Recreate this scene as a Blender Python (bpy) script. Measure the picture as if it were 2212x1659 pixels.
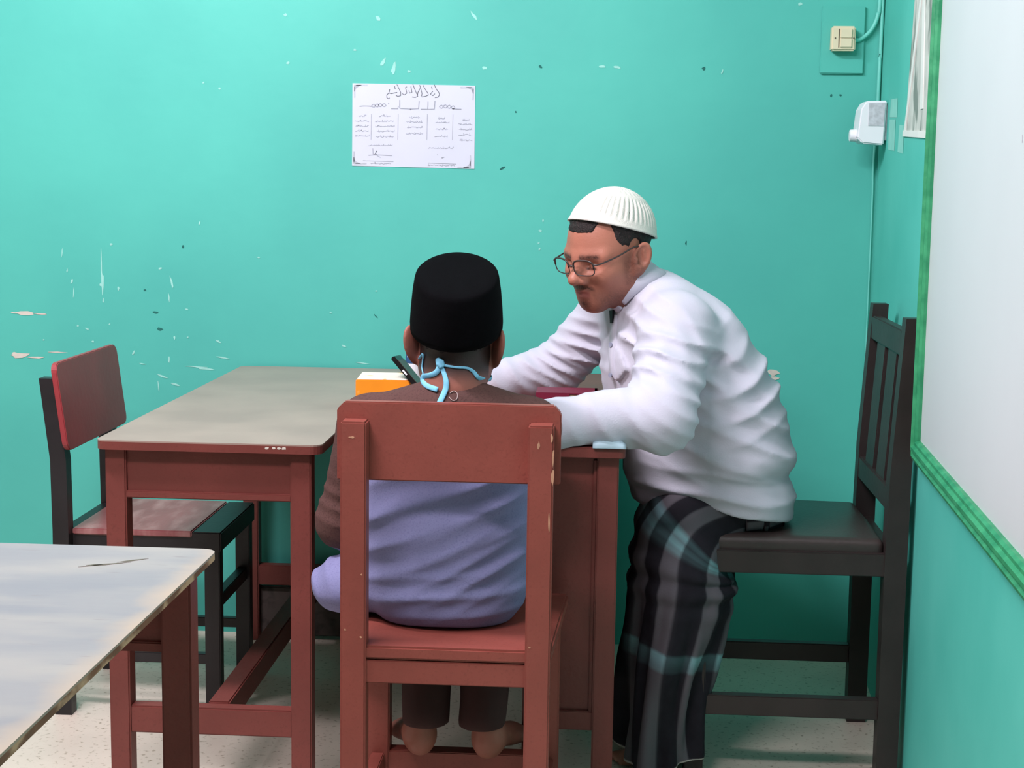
import bpy, bmesh, math, random
import numpy as np
from mathutils import Vector, Matrix

random.seed(7)
np.random.seed(7)
for _o in list(bpy.data.objects):
    bpy.data.objects.remove(_o, do_unlink=True)
SC = bpy.context.scene
COL = SC.collection

# ------------------------------------------------------------------ camera
CAM_H = 1.285
cam_d = bpy.data.cameras.new('camera')
cam = bpy.data.objects.new('camera', cam_d)
COL.objects.link(cam)
cam_d.sensor_width = 36.0
cam_d.lens = 3330.0 / 2212.0 * 36.0
cam_d.clip_start = 0.05
_p, _y, _r = math.radians(7.527), math.radians(3.416), 0.0148
_f = Vector((-math.sin(_y) * math.cos(_p), math.cos(_y) * math.cos(_p), -math.sin(_p)))
_rt = Vector((math.cos(_y), math.sin(_y), 0))
_up = _rt.cross(_f)
_r2 = _rt * math.cos(_r) + _up * math.sin(_r)
_u2 = -_rt * math.sin(_r) + _up * math.cos(_r)
M = Matrix(((_r2.x, _u2.x, -_f.x, 0), (_r2.y, _u2.y, -_f.y, 0), (_r2.z, _u2.z, -_f.z, CAM_H), (0, 0, 0, 1)))
cam.matrix_world = M
SC.camera = cam

# ------------------------------------------------------------------ light and exposure
SC.view_settings.view_transform = 'Standard'
SC.view_settings.look = 'None'
SC.view_settings.gamma = 1.0
SC.view_settings.use_curve_mapping = False
SC.view_settings.exposure = 0.0
W = bpy.data.worlds.new('world')
SC.world = W
W.use_nodes = True
W.node_tree.nodes['Background'].inputs[0].default_value = (0.95, 0.9, 1.0, 1)
W.node_tree.nodes['Background'].inputs[1].default_value = 0.0


def area(name, loc, target, sx, sy, energy, color):
    d = bpy.data.lights.new(name, 'AREA')
    d.shape = 'RECTANGLE'
    d.size, d.size_y = sx, sy
    d.energy = energy
    d.color = color
    o = bpy.data.objects.new(name, d)
    COL.objects.link(o)
    o.location = loc
    v = Vector(target) - Vector(loc)
    o.rotation_euler = v.to_track_quat('-Z', 'Y').to_euler()
    return o


area('ceiling_tube_back_offscreen', (-1.3, 2.3, 2.92), (-0.9, 3.4, 0.6), 1.2, 0.12, 78, (1.0, 0.875, 0.97))
area('ceiling_tube_middle_offscreen', (-0.9, 1.0, 2.93), (-0.3, 2.8, 0.4), 1.2, 0.15, 53, (1.0, 0.865, 0.95))

# ------------------------------------------------------------------ helpers: materials


def lin(c):
    out = []
    for v in c:
        v = v / 255.0
        out.append(v / 12.92 if v <= 0.04045 else ((v + 0.055) / 1.055) ** 2.4)
    return out


def mat(name, rgb, rough=0.6, var=0.08, scale=8.0, bump=0.0, bscale=60.0, stretch=(1, 1, 1), spec=0.4, rgb2=None, coat=0.0, sheen=0.0, detail=4.0):
    m = bpy.data.materials.new(name)
    m.use_nodes = True
    nt = m.node_tree
    b = nt.nodes['Principled BSDF']
    b.inputs['Roughness'].default_value = rough
    b.inputs['Specular IOR Level'].default_value = spec
    if coat:
        b.inputs['Coat Weight'].default_value = coat
        b.inputs['Coat Roughness'].default_value = 0.25
    if sheen:
        b.inputs['Sheen Weight'].default_value = sheen
    c = lin(rgb)
    tc = nt.nodes.new('ShaderNodeTexCoord')
    mp = nt.nodes.new('ShaderNodeMapping')
    mp.inputs['Scale'].default_value = stretch
    nt.links.new(tc.outputs['Object'], mp.inputs[0])
    n = nt.nodes.new('ShaderNodeTexNoise')
    n.inputs['Scale'].default_value = scale
    n.inputs['Detail'].default_value = detail
    nt.links.new(mp.outputs[0], n.inputs['Vector'])
    mix = nt.nodes.new('ShaderNodeMix')
    mix.data_type = 'RGBA'
    c2 = lin(rgb2) if rgb2 else [x * (1 + var) for x in c]
    c1 = c if rgb2 else [x * (1 - var) for x in c]
    mix.inputs[6].default_value = (*c1, 1)
    mix.inputs[7].default_value = (*c2, 1)
    rp = nt.nodes.new('ShaderNodeValToRGB')
    rp.color_ramp.elements[0].position = 0.35
    rp.color_ramp.elements[1].position = 0.65
    nt.links.new(n.outputs['Fac'], rp.inputs[0])
    nt.links.new(rp.outputs[0], mix.inputs[0])
    nt.links.new(mix.outputs[2], b.inputs['Base Color'])
    if bump:
        n2 = nt.nodes.new('ShaderNodeTexNoise')
        n2.inputs['Scale'].default_value = bscale
        n2.inputs['Detail'].default_value = 3
        nt.links.new(mp.outputs[0], n2.inputs['Vector'])
        bp = nt.nodes.new('ShaderNodeBump')
        bp.inputs['Strength'].default_value = bump
        bp.inputs['Distance'].default_value = 0.004
        nt.links.new(n2.outputs['Fac'], bp.inputs['Height'])
        nt.links.new(bp.outputs[0], b.inputs['Normal'])
    m['mixnode'] = mix.name
    return m


def speckle(m, rgb, scale, lo, hi, stretch=(1, 1, 1), rough=None):
    """lay specks of a second colour over a material's base colour"""
    nt = m.node_tree
    b = nt.nodes['Principled BSDF']
    src = b.inputs['Base Color'].links[0].from_socket
    tc = nt.nodes.new('ShaderNodeTexCoord')
    mp = nt.nodes.new('ShaderNodeMapping')
    mp.inputs['Scale'].default_value = stretch
    nt.links.new(tc.outputs['Object'], mp.inputs[0])
    n = nt.nodes.new('ShaderNodeTexNoise')
    n.inputs['Scale'].default_value = scale
    n.inputs['Detail'].default_value = 3
    nt.links.new(mp.outputs[0], n.inputs['Vector'])
    rp = nt.nodes.new('ShaderNodeValToRGB')
    rp.color_ramp.elements[0].position = lo
    rp.color_ramp.elements[1].position = hi
    nt.links.new(n.outputs['Fac'], rp.inputs[0])
    mx = nt.nodes.new('ShaderNodeMix')
    mx.data_type = 'RGBA'
    nt.links.new(rp.outputs[0], mx.inputs[0])
    nt.links.new(src, mx.inputs[6])
    mx.inputs[7].default_value = (*lin(rgb), 1)
    nt.links.new(mx.outputs[2], b.inputs['Base Color'])
    return m


def attr_mix(m, attr, rgb):
    """mix a colour in where a per-vertex attribute says so (beard, lips, hair line, stripes)"""
    nt = m.node_tree
    b = nt.nodes['Principled BSDF']
    src = b.inputs['Base Color'].links[0].from_socket
    a = nt.nodes.new('ShaderNodeAttribute')
    a.attribute_name = attr
    mx = nt.nodes.new('ShaderNodeMix')
    mx.data_type = 'RGBA'
    nt.links.new(a.outputs['Fac'], mx.inputs[0])
    nt.links.new(src, mx.inputs[6])
    mx.inputs[7].default_value = (*lin(rgb), 1)
    nt.links.new(mx.outputs[2], b.inputs['Base Color'])
    return m


MT = {}
MT['wall'] = mat('teal_wall_paint', (77, 179, 166), 0.55, 0.05, 1.7, 0.15, 25, rgb2=(84, 190, 174))
MT['wall_r'] = mat('teal_side_wall_paint', (74, 184, 168), 0.6, 0.05, 2.0, 0.15, 25, rgb2=(90, 196, 180))
MT['wall_p'] = mat('pale_wall_paint', (214, 206, 200), 0.7, 0.04, 2)
MT['base'] = speckle(mat('grey_skirting_paint', (84, 74, 70), 0.7, 0.12, 14, 0.1), (60, 52, 50), 30, 0.5, 0.7)
MT['floor'] = speckle(mat('cream_floor', (216, 206, 190), 0.42, 0.06, 5, 0.06, 120), (160, 148, 128), 85, 0.58, 0.72)
MT['ceil'] = mat('white_ceiling', (225, 228, 225), 0.8, 0.03, 2)
MT['redwood'] = speckle(mat('red_brown_painted_wood', (116, 58, 52), 0.42, 0.1, 6, 0.12, 90, (1, 1, 1)), (107, 53, 47), 190, 0.55, 0.75)
MT['redchair'] = speckle(mat('chair_red_brown_paint', (136, 70, 60), 0.45, 0.08, 7, 0.12, 90), (127, 64, 55), 190, 0.55, 0.75)
MT['greytop'] = mat('worn_brown_tabletop', (164, 142, 130), 0.34, 0.08, 5, 0.05, 80, (1, 1, 1), rgb2=(150, 128, 118))
MT['edge'] = mat('pale_worn_edge', (186, 140, 112), 0.55, 0.12, 40, 0.1, 120)
MT['black'] = mat('black_painted_frame', (34, 31, 33), 0.42, 0.2, 10, 0.1, 90)
MT['redseat'] = mat('red_chair_board', (150, 56, 60), 0.4, 0.1, 6, 0.1, 70)
MT['darkwood'] = mat('dark_brown_chair_wood', (46, 38, 37), 0.45, 0.16, 9, 0.12, 70)
MT['cushion'] = mat('dark_vinyl_cushion', (58, 50, 48), 0.38, 0.12, 10, 0.15, 130)
MT['frame_g'] = mat('green_board_frame', (36, 132, 88), 0.5, 0.14, 26, 0.25, 60, rgb2=(60, 158, 108))
MT['board'] = mat('whiteboard_face', (212, 218, 220), 0.35, 0.02, 2)
MT['paper'] = mat('white_paper', (204, 210, 222), 0.7, 0.02, 6)
MT['ink'] = mat('grey_print_ink', (158, 164, 174), 0.8, 0.1, 60)
MT['inkl'] = mat('pale_print_ink', (184, 190, 200), 0.8, 0.1, 60)
MT['inkd'] = mat('black_print_ink', (92, 96, 102), 0.8, 0.2, 60)
MT['cream'] = mat('cream_switch_plastic', (222, 214, 182), 0.4, 0.03, 10)
MT['slot'] = mat('dark_slot', (90, 84, 70), 0.6, 0.05, 10)
MT['cable'] = mat('teal_painted_cable', (110, 205, 190), 0.5, 0.06, 20)
MT['cabled'] = mat('dark_teal_cable', (40, 110, 100), 0.5, 0.1, 20)
MT['white'] = mat('white_plastic', (232, 236, 240), 0.4, 0.02, 10)
MT['greylabel'] = mat('grey_device_label', (190, 194, 200), 0.6, 0.14, 90)
MT['chip'] = mat('bare_plaster', (150, 214, 202), 0.8, 0.08, 40)
MT['chipw'] = mat('bare_plaster_pink', (206, 200, 188), 0.8, 0.08, 40)
MT['chipd'] = mat('dark_scuff', (28, 104, 96), 0.8, 0.1, 40)
MT['patch'] = mat('pale_wall_patch', (138, 210, 196), 0.7, 0.06, 20)
MT['poster'] = speckle(mat('worn_grey_poster', (206, 208, 200), 0.6, 0.1, 14), (132, 140, 132), 16, 0.5, 0.62, (1, 1, 0.5))
MT['posterw'] = mat('poster_white_edge', (232, 234, 228), 0.6, 0.03, 14)
MT['orange'] = speckle(mat('orange_carton', (236, 146, 30), 0.45, 0.06, 10), (246, 190, 110), 14, 0.6, 0.66)
MT['boxtop'] = speckle(mat('white_carton_top', (238, 226, 210), 0.5, 0.05, 10), (240, 184, 110), 22, 0.58, 0.64)
MT['phone'] = mat('black_phone_body', (22, 21, 21), 0.3, 0.1, 10)
MT['screen'] = mat('grey_phone_back', (74, 66, 60), 0.35, 0.1, 40)
MT['label'] = mat('blue_bottle_label', (44, 84, 128), 0.5, 0.05, 10)
MT['maroon'] = mat('maroon_book_cover', (112, 22, 50), 0.5, 0.1, 12)
MT['pages'] = mat('cream_pages', (232, 218, 180), 0.7, 0.04, 60, 0, 60, (1, 1, 30))
MT['bluepaper'] = mat('pale_blue_paper', (168, 196, 206), 0.7, 0.04, 20)
MT['skin'] = mat('skin', (168, 108, 88), 0.5, 0.05, 30, 0.12, 260)
attr_mix(MT['skin'], 'lip', (140, 78, 76))
attr_mix(MT['skin'], 'hairmask', (44, 28, 26))
MT['skin_b'] = mat('skin_boy', (150, 94, 80), 0.5, 0.05, 30, 0.08, 200)
attr_mix(MT['skin_b'], 'hairmask', (40, 31, 30))
MT['hair'] = speckle(mat('short_black_hair', (30, 22, 21), 0.65, 0.3, 160, 0.9, 420), (58, 46, 42), 330, 0.55, 0.7)
MT['shirt'] = mat('pale_grey_shirt_cloth', (192, 194, 206), 0.85, 0.03, 6, 0.12, 300, sheen=0.1, spec=0.2)
MT['button'] = mat('grey_button', (150, 156, 176), 0.4, 0.05, 10)
MT['clip'] = mat('black_clip', (20, 20, 24), 0.4, 0.1, 10)
MT['cap'] = mat('white_knit_cap', (224, 221, 212), 0.9, 0.03, 60, 0.35, 500, spec=0.1)
MT['velvet'] = mat('black_velvet_cap', (7, 7, 9), 0.95, 0.1, 40, 0.1, 400, spec=0.06)
MT['metal'] = mat('dark_metal_rim', (52, 42, 40), 0.3, 0.05, 10, spec=0.6)
MT['brown'] = speckle(mat('brown_shirt_cloth', (88, 62, 58), 0.85, 0.08, 20, 0.15, 300, spec=0.2), (74, 51, 48), 260, 0.5, 0.7)
MT['blue'] = speckle(mat('slate_blue_cloth', (124, 126, 164), 0.85, 0.05, 10, 0.12, 300, spec=0.2), (112, 114, 153), 320, 0.5, 0.72)
MT['trouser'] = mat('dark_trousers', (58, 34, 33), 0.85, 0.1, 20)  # base colour darkened partly to stand in for shade under the seat
MT['tie'] = mat('light_blue_mask_cloth', (124, 196, 226), 0.8, 0.05, 60, 0.1, 300)
MT['thread'] = mat('pale_thread', (178, 160, 156), 0.8, 0.05, 60)
MT['sarong'] = None
g = bpy.data.materials.new('clear_lens')
g.use_nodes = True
_b = g.node_tree.nodes['Principled BSDF']
_b.inputs['Transmission Weight'].default_value = 1.0
_b.inputs['Roughness'].default_value = 0.02
_b.inputs['IOR'].default_value = 1.05
_b.inputs['Base Color'].default_value = (0.97, 0.98, 0.98, 1)
MT['lens'] = g

# worn pale top of the desk in front: streaks along X over brown
m = mat('worn_white_desk_top', (148, 142, 142), 0.38, 0.05, 4, 0.05, 60, (0.5, 1.3, 1), rgb2=(132, 128, 134))
speckle(m, (160, 152, 146), 9, 0.45, 0.8, (0.5, 1.4, 1))
speckle(m, (132, 122, 122), 60, 0.66, 0.76, (0.3, 2.5, 1))
nt = m.node_tree
_bs = nt.nodes['Principled BSDF']
_src = _bs.inputs['Base Color'].links[0].from_socket
_tc = nt.nodes.new('ShaderNodeTexCoord'); _sp = nt.nodes.new('ShaderNodeSeparateXYZ'); _nz = nt.nodes.new('ShaderNodeTexNoise')
_nz.inputs['Scale'].default_value = 14
nt.links.new(_tc.outputs['Object'], _sp.inputs[0]); nt.links.new(_tc.outputs['Object'], _nz.inputs['Vector'])
_ad = nt.nodes.new('ShaderNodeMath'); _ad.operation = 'MULTIPLY_ADD'; _ad.inputs[1].default_value = 0.06
nt.links.new(_nz.outputs['Fac'], _ad.inputs[0]); nt.links.new(_sp.outputs['X'], _ad.inputs[2])
_rp = nt.nodes.new('ShaderNodeValToRGB'); _rp.color_ramp.elements[0].position = 0.452; _rp.color_ramp.elements[1].position = 0.490
nt.links.new(_ad.outputs[0], _rp.inputs[0])
_mx = nt.nodes.new('ShaderNodeMix'); _mx.data_type = 'RGBA'; _mx.inputs[7].default_value = (*lin((174, 154, 136)), 1)
nt.links.new(_rp.outputs[0], _mx.inputs[0]); nt.links.new(_src, _mx.inputs[6]); nt.links.new(_mx.outputs[2], _bs.inputs['Base Color'])
MT['whitetop'] = m
MT['wornedge'] = speckle(mat('chipped_brown_edge', (122, 80, 58), 0.6, 0.15, 30, 0.3, 120), (198, 156, 124), 34, 0.50, 0.60, (1, 0.4, 1))
MT['deskwood'] = speckle(mat('red_brown_desk_wood', (116, 58, 52), 0.42, 0.1, 6, 0.12, 90), (107, 53, 47), 190, 0.55, 0.75)
MT['wornseat'] = speckle(mat('worn_red_seat', (140, 84, 84), 0.34, 0.08, 6, 0.1, 70, (3, 1, 1)), (168, 128, 124), 9, 0.45, 0.75, (3, 1, 1))

# ------------------------------------------------------------------ helpers: meshes


def tag(o, label=None, cat=None, group=None, kind=None):
    if label: o['label'] = label
    if cat: o['category'] = cat
    if group: o['group'] = group
    if kind: o['kind'] = kind
    return o


def empty(name, loc):
    o = bpy.data.objects.new(name, None)
    COL.objects.link(o)
    o.location = loc
    return o


def raw(name, V, Fc, material, parent=None, origin=None, smooth=False, mats=None, midx=None):
    """V in world coordinates; object origin at the parent's origin (or at 'origin')"""
    V = np.asarray(V, float)
    if parent is not None:
        org = np.array(parent['_org'] if '_org' in parent else parent.location)
    else:
        org = np.array(origin if origin is not None else (0, 0, 0))
    me = bpy.data.meshes.new(name)
    me.from_pydata((V - org).tolist(), [], [list(map(int, f)) for f in Fc])
    me.update()
    o = bpy.data.objects.new(name, me)
    COL.objects.link(o)
    if parent is not None:
        o.parent = parent
    else:
        o.location = org
    o['_org'] = org.tolist()
    for mm in (mats or [material]):
        me.materials.append(mm)
    if midx is not None:
        me.polygons.foreach_set('material_index', np.asarray(midx, np.int32))
    if smooth:
        me.polygons.foreach_set('use_smooth', np.ones(len(me.polygons), bool))
    return o


def bm_obj(name, bm, material, parent=None, origin=None, bevel=0.0, smooth=False):
    bmesh.ops.recalc_face_normals(bm, faces=bm.faces[:])
    if bevel:
        bmesh.ops.bevel(bm, geom=[e for e in bm.edges if e.calc_face_angle(0) > 0.5], offset=bevel, segments=2, affect='EDGES', clamp_overlap=True)
    me = bpy.data.meshes.new(name)
    org = Vector(parent['_org'] if parent is not None and '_org' in parent else (parent.location if parent is not None else (origin or (0, 0, 0))))
    bmesh.ops.translate(bm, verts=bm.verts[:], vec=-org)
    bm.to_mesh(me)
    bm.free()
    o = bpy.data.objects.new(name, me)
    COL.objects.link(o)
    if parent is not None:
        o.parent = parent
    else:
        o.location = org
    o['_org'] = list(org)
    me.materials.append(material)
    if smooth:
        me.polygons.foreach_set('use_smooth', np.ones(len(me.polygons), bool))
    return o


def add_box(bm, x0, x1, y0, y1, z0, z1):
    vs = [bm.verts.new(p) for p in ((x0, y0, z0), (x1, y0, z0), (x1, y1, z0), (x0, y1, z0), (x0, y0, z1), (x1, y0, z1), (x1, y1, z1), (x0, y1, z1))]
    for f in ((0, 3, 2, 1), (4, 5, 6, 7), (0, 1, 5, 4), (1, 2, 6, 5), (2, 3, 7, 6), (3, 0, 4, 7)):
        bm.faces.new([vs[i] for i in f])
    return vs


def add_hexa(bm, bot, top):
    vs = [bm.verts.new(p) for p in list(bot) + list(top)]
    for f in ((0, 3, 2, 1), (4, 5, 6, 7), (0, 1, 5, 4), (1, 2, 6, 5), (2, 3, 7, 6), (3, 0, 4, 7)):
        bm.faces.new([vs[i] for i in f])


def box(name, b, material, parent=None, bevel=0.003, origin=None):
    bm = bmesh.new()
    add_box(bm, *b)
    return bm_obj(name, bm, material, parent, origin, bevel)


def add_prism(bm, pts, a, b):
    """pts: list of 3D points of a polygon at 'a' offset vector, extruded to 'b'"""
    A = [bm.verts.new(Vector(p) + Vector(a)) for p in pts]
    B = [bm.verts.new(Vector(p) + Vector(b)) for p in pts]
    n = len(pts)
    bm.faces.new(A[::-1])
    bm.faces.new(B)
    for i in range(n):
        bm.faces.new([A[i], A[(i + 1) % n], B[(i + 1) % n], B[i]])


def rounded_rect(x0, x1, y0, y1, r, n=5):
    pts = []
    for cx, cy, a0 in ((x1 - r, y1 - r, 0), (x0 + r, y1 - r, 90), (x0 + r, y0 + r, 180), (x1 - r, y0 + r, 270)):
        for i in range(n + 1):
            a = math.radians(a0 + 90 * i / n)
            pts.append((cx + r * math.cos(a), cy + r * math.sin(a)))
    return pts


def tube(name, pts, rad, material, parent=None, seg=8, flat=1.0, sub=4, origin=None):
    """smooth tube through pts (Catmull-Rom); rad may be a list; flat squashes it"""
    P = [np.array(p, float) for p in pts]
    R = rad if isinstance(rad, (list, tuple)) else [rad] * len(P)
    Q, QR = [], []
    for i in range(len(P) - 1):
        p0, p1, p2, p3 = P[max(i - 1, 0)], P[i], P[i + 1], P[min(i + 2, len(P) - 1)]
        for k in range(sub):
            t = k / sub
            Q.append(0.5 * ((2 * p1) + (-p0 + p2) * t + (2 * p0 - 5 * p1 + 4 * p2 - p3) * t * t + (-p0 + 3 * p1 - 3 * p2 + p3) * t ** 3))
            QR.append(R[i] * (1 - t) + R[i + 1] * t)
    Q.append(P[-1]); QR.append(R[-1])
    V, Fc = [], []
    up = None
    for i, q in enumerate(Q):
        t = (Q[min(i + 1, len(Q) - 1)] - Q[max(i - 1, 0)])
        t = t / (np.linalg.norm(t) + 1e-9)
        if up is None:
            up = np.array((0, -1, 0.0)) if abs(t[1]) < 0.9 else np.array((0, 0, 1.0))
        s = np.cross(t, up); s /= np.linalg.norm(s) + 1e-9
        up = np.cross(s, t)
        for k in range(seg):
            a = 2 * math.pi * k / seg
            V.append(q + QR[i] * (s * math.cos(a) + up * math.sin(a) * flat))
    n = len(Q)
    for i in range(n - 1):
        for k in range(seg):
            Fc.append((i * seg + k, i * seg + (k + 1) % seg, (i + 1) * seg + (k + 1) % seg, (i + 1) * seg + k))
    Fc.append(list(range(seg))[::-1])
    Fc.append([(n - 1) * seg + k for k in range(seg)])
    return raw(name, V, Fc, material, parent, origin, smooth=True)


def strokes(name, lines, to3d, width, material, parent, off=(0, 0, 0)):
    """flat ribbons (print) through 2D polylines; to3d maps (u,v)"""
    V, Fc = [], []
    for ln in lines:
        w = width
        if isinstance(ln[0], (int, float)):
            w, ln = ln[0], ln[1:]
        P = [np.array(to3d(*p)) for p in ln]
        N = np.array(to3d.normal)
        base = len(V)
        for i, q in enumerate(P):
            t = P[min(i + 1, len(P) - 1)] - P[max(i - 1, 0)]
            s = np.cross(t, N); s /= np.linalg.norm(s) + 1e-9
            V.append(q + s * w / 2); V.append(q - s * w / 2)
        for i in range(len(P) - 1):
            a = base + 2 * i
            Fc.append((a, a + 1, a + 3, a + 2))
    o = raw(name, V, Fc, material, parent)
    o['kind'] = 'stuff'
    return o


# ------------------------------------------------------------------ helpers: implicit surfaces


def smin(a, b, k):
    h = np.maximum(k - np.abs(a - b), 0.0) / k
    return np.minimum(a, b) - h * h * k * 0.25


def smax(a, b, k):
    return -smin(-a, -b, k)


def s_ell(P, c, r):
    x, y, z = (P[0] - c[0]) / r[0], (P[1] - c[1]) / r[1], (P[2] - c[2]) / r[2]
    k0 = np.sqrt(x * x + y * y + z * z) + 1e-6
    k1 = np.sqrt((x / r[0]) ** 2 + (y / r[1]) ** 2 + (z / r[2]) ** 2) + 1e-6
    return k0 * (k0 - 1.0) / k1


def s_cap(P, a, b, ra, rb):
    ab = [b[i] - a[i] for i in range(3)]
    L = sum(v * v for v in ab) + 1e-9
    px, py, pz = P[0] - a[0], P[1] - a[1], P[2] - a[2]
    t = np.clip((px * ab[0] + py * ab[1] + pz * ab[2]) / L, 0, 1)
    return np.sqrt((px - ab[0] * t) ** 2 + (py - ab[1] * t) ** 2 + (pz - ab[2] * t) ** 2) - (ra + (rb - ra) * t)


def s_chain(P, pts, rs, k=0.02):
    d = None
    for i in range(len(pts) - 1):
        c = s_cap(P, pts[i], pts[i + 1], rs[i], rs[i + 1])
        d = c if d is None else smin(d, c, k)
    return d


def rot_P(P, c, R):
    """coordinates of P in a frame at c with rows of R as axes"""
    x, y, z = P[0] - c[0], P[1] - c[1], P[2] - c[2]
    return [R[i][0] * x + R[i][1] * y + R[i][2] * z for i in range(3)]


def gauss(P, c, r):
    if not isinstance(r, (tuple, list)): r = (r, r, r)
    return np.exp(-(((P[0] - c[0]) / r[0]) ** 2 + ((P[1] - c[1]) / r[1]) ** 2 + ((P[2] - c[2]) / r[2]) ** 2))


def wob(P, f, s):
    return np.sin(P[0] * f + s) * np.cos(P[1] * f * 1.13 + 1.7 * s) + np.sin(P[2] * f * 0.91 + 2.3 * s) * np.cos(P[0] * f * 0.7 - s)


def folds(P, spec):
    """sum of creases: (centre, radius, direction across the crease, wavelength, amplitude, warp, seed)"""
    out = 0.0
    for c, r, n, lam, A, warp, s in spec:
        n = np.array(n, float); n /= np.linalg.norm(n)
        ph = ((P[0] - c[0]) * n[0] + (P[1] - c[1]) * n[1] + (P[2] - c[2]) * n[2]) / lam + warp * wob(P, 9.0, s)
        w = 1.13 - np.sqrt(np.sin(np.pi * (ph + 0.35 * wob(P, 21.0, s + 5.0) * warp * 2)) ** 2 + 0.017)
        out = out + A * gauss(P, c, r) * (1.7 * w ** 1.4 - 0.45) * (0.75 + 0.35 * wob(P, 17.0, s + 2.0))
    return out


def iso(f, lo, hi, h, b=8):
    """surface nets on blocks near the surface; f([X,Y,Z]) -> distance"""
    lo = np.array(lo, float); hi = np.array(hi, float)
    nb = np.ceil((hi - lo) / (h * b)).astype(int)
    bi = np.stack(np.meshgrid(*[np.arange(n) for n in nb], indexing='ij'), -1).reshape(-1, 3)
    cen = lo + (bi + 0.5) * b * h
    d = f([cen[:, 0], cen[:, 1], cen[:, 2]])
    bi = bi[np.abs(d) < b * h * 0.87 * 1.5 + 0.012]
    loc = np.arange(b + 1)
    off = np.stack(np.meshgrid(loc, loc, loc, indexing='ij'), -1)
    node = bi[:, None, None, None, :] * b + off[None]
    X = (lo + node * h).astype(np.float32)
    val = np.concatenate([f([X[i:i + 400, ..., 0], X[i:i + 400, ..., 1], X[i:i + 400, ..., 2]]) for i in range(0, len(X), 400)])
    S = val < 0
    N = nb * b + 2
    nn = node.astype(np.int64)
    gid = (nn[..., 0] * N[1] + nn[..., 1]) * N[2] + nn[..., 2]
    st = [1, 1, 1]
    c = [(i, j, k) for i in (0, 1) for j in (0, 1) for k in (0, 1)]

    def sub(A, o):
        return A[:, o[0]:o[0] + b, o[1]:o[1] + b, o[2]:o[2] + b]
    cnt = sum(sub(S, o).astype(np.int8) for o in c)
    act = (cnt > 0) & (cnt < 8)
    ids = sub(gid, (0, 0, 0))[act]
    base = sub(node, (0, 0, 0))[act].astype(float)
    vv = {o: sub(val, o)[act] for o in c}
    acc = np.zeros((len(ids), 3)); num = np.zeros(len(ids))
    for o in c:
        for ax in range(3):
            if o[ax] == 0:
                o2 = list(o); o2[ax] = 1; o2 = tuple(o2)
                a, bb = vv[o], vv[o2]
                cr = (a < 0) != (bb < 0)
                t = np.where(cr, a / np.where(cr, a - bb, 1), 0)
                p = np.tile(np.array(o, float), (len(ids), 1)); p[:, ax] = t
                acc[cr] += p[cr]; num[cr] += 1
    V = lo + (base + acc / num[:, None]) * h
    order = np.argsort(ids); sid = ids[order]
    quads = []
    stride = [N[1] * N[2], N[2], 1]
    for ax in range(3):
        o2 = [0, 0, 0]; o2[ax] = 1
        a = sub(S, (0, 0, 0)); bb = sub(S, tuple(o2))
        cr = a != bb
        g0 = sub(gid, (0, 0, 0))[cr]
        fl = a[cr]
        u, w = stride[(ax + 1) % 3], stride[(ax + 2) % 3]
        q = np.stack([g0, g0 - u, g0 - u - w, g0 - w], 1)
        q[~fl] = q[~fl][:, ::-1]
        quads.append(q)
    q = np.concatenate(quads)
    pos = np.searchsorted(sid, q); pos = np.clip(pos, 0, len(sid) - 1)
    ok = (sid[pos] == q).all(1)
    return V, order[pos[ok]]


def trace(f, p, d, n=60):
    p = np.array(p, float); d = np.array(d, float); d /= np.linalg.norm(d)
    for _ in range(n):
        v = float(f([np.array([p[0]]), np.array([p[1]]), np.array([p[2]])])[0])
        p = p + d * v * 0.7
        if abs(v) < 2e-4: break
    return p


def set_attr(o, name, vals):
    a = o.data.attributes.new(name, 'FLOAT', 'POINT')
    a.data.foreach_set('value', np.asarray(vals, np.float32))


# ------------------------------------------------------------------ the room
WY = 4.20            # face of the back wall
KX, SL = 0.7165, 0.055   # corner and slant of the right wall: x = KX - SL*(WY - y)


def wx(y, off=0.0):
    return KX - SL * (WY - y) - off


FY, LX, CZ = -3.2, -4.2, 3.0
bm = bmesh.new()
add_box(bm, LX - 0.1, 1.0, FY - 0.1, WY + 0.12, -0.1, 0.0)
tag(bm_obj('floor', bm, MT['floor']), kind='structure')
bm = bmesh.new()
add_box(bm, LX - 0.1, 1.0, FY - 0.1, WY + 0.12, CZ, CZ + 0.1)
tag(bm_obj('ceiling', bm, MT['ceil']), kind='structure')
bm = bmesh.new()
add_box(bm, LX, KX + 0.15, WY, WY + 0.12, 0.0, CZ)
wall_back = tag(bm_obj('wall_back', bm, MT['wall']), kind='structure')
bm = bmesh.new()
yA, yB = FY, WY + 0.1
add_hexa(bm, [(wx(yA), yA, 0), (wx(yA) + 0.12, yA, 0), (wx(yB) + 0.12, yB, 0), (wx(yB), yB, 0)],
         [(wx(yA), yA, CZ), (wx(yA) + 0.12, yA, CZ), (wx(yB) + 0.12, yB, CZ), (wx(yB), yB, CZ)])
wall_right = tag(bm_obj('wall_right', bm, MT['wall_r']), kind='structure')
bm = bmesh.new()
add_box(bm, LX - 0.1, LX, FY, WY + 0.12, 0.0, CZ)
tag(bm_obj('wall_left', bm, MT['wall_p']), kind='structure')
bm = bmesh.new()
add_box(bm, LX, 1.0, FY - 0.1, FY, 0.0, CZ)
tag(bm_obj('wall_front', bm, MT['wall_p']), kind='structure')

# paint chips and scuffs on the back wall
def blob(cx, cz, w, h, ang=0, n=9, jag=0.35):
    pts = []
    for i in range(n):
        a = 2 * math.pi * i / n
        r = 1 + random.uniform(-jag, jag)
        x, z = w / 2 * r * math.cos(a), h / 2 * r * math.sin(a)
        ca, sa = math.cos(ang), math.sin(ang)
        pts.append((cx + x * ca - z * sa, cz + x * sa + z * ca))
    return pts


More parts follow.
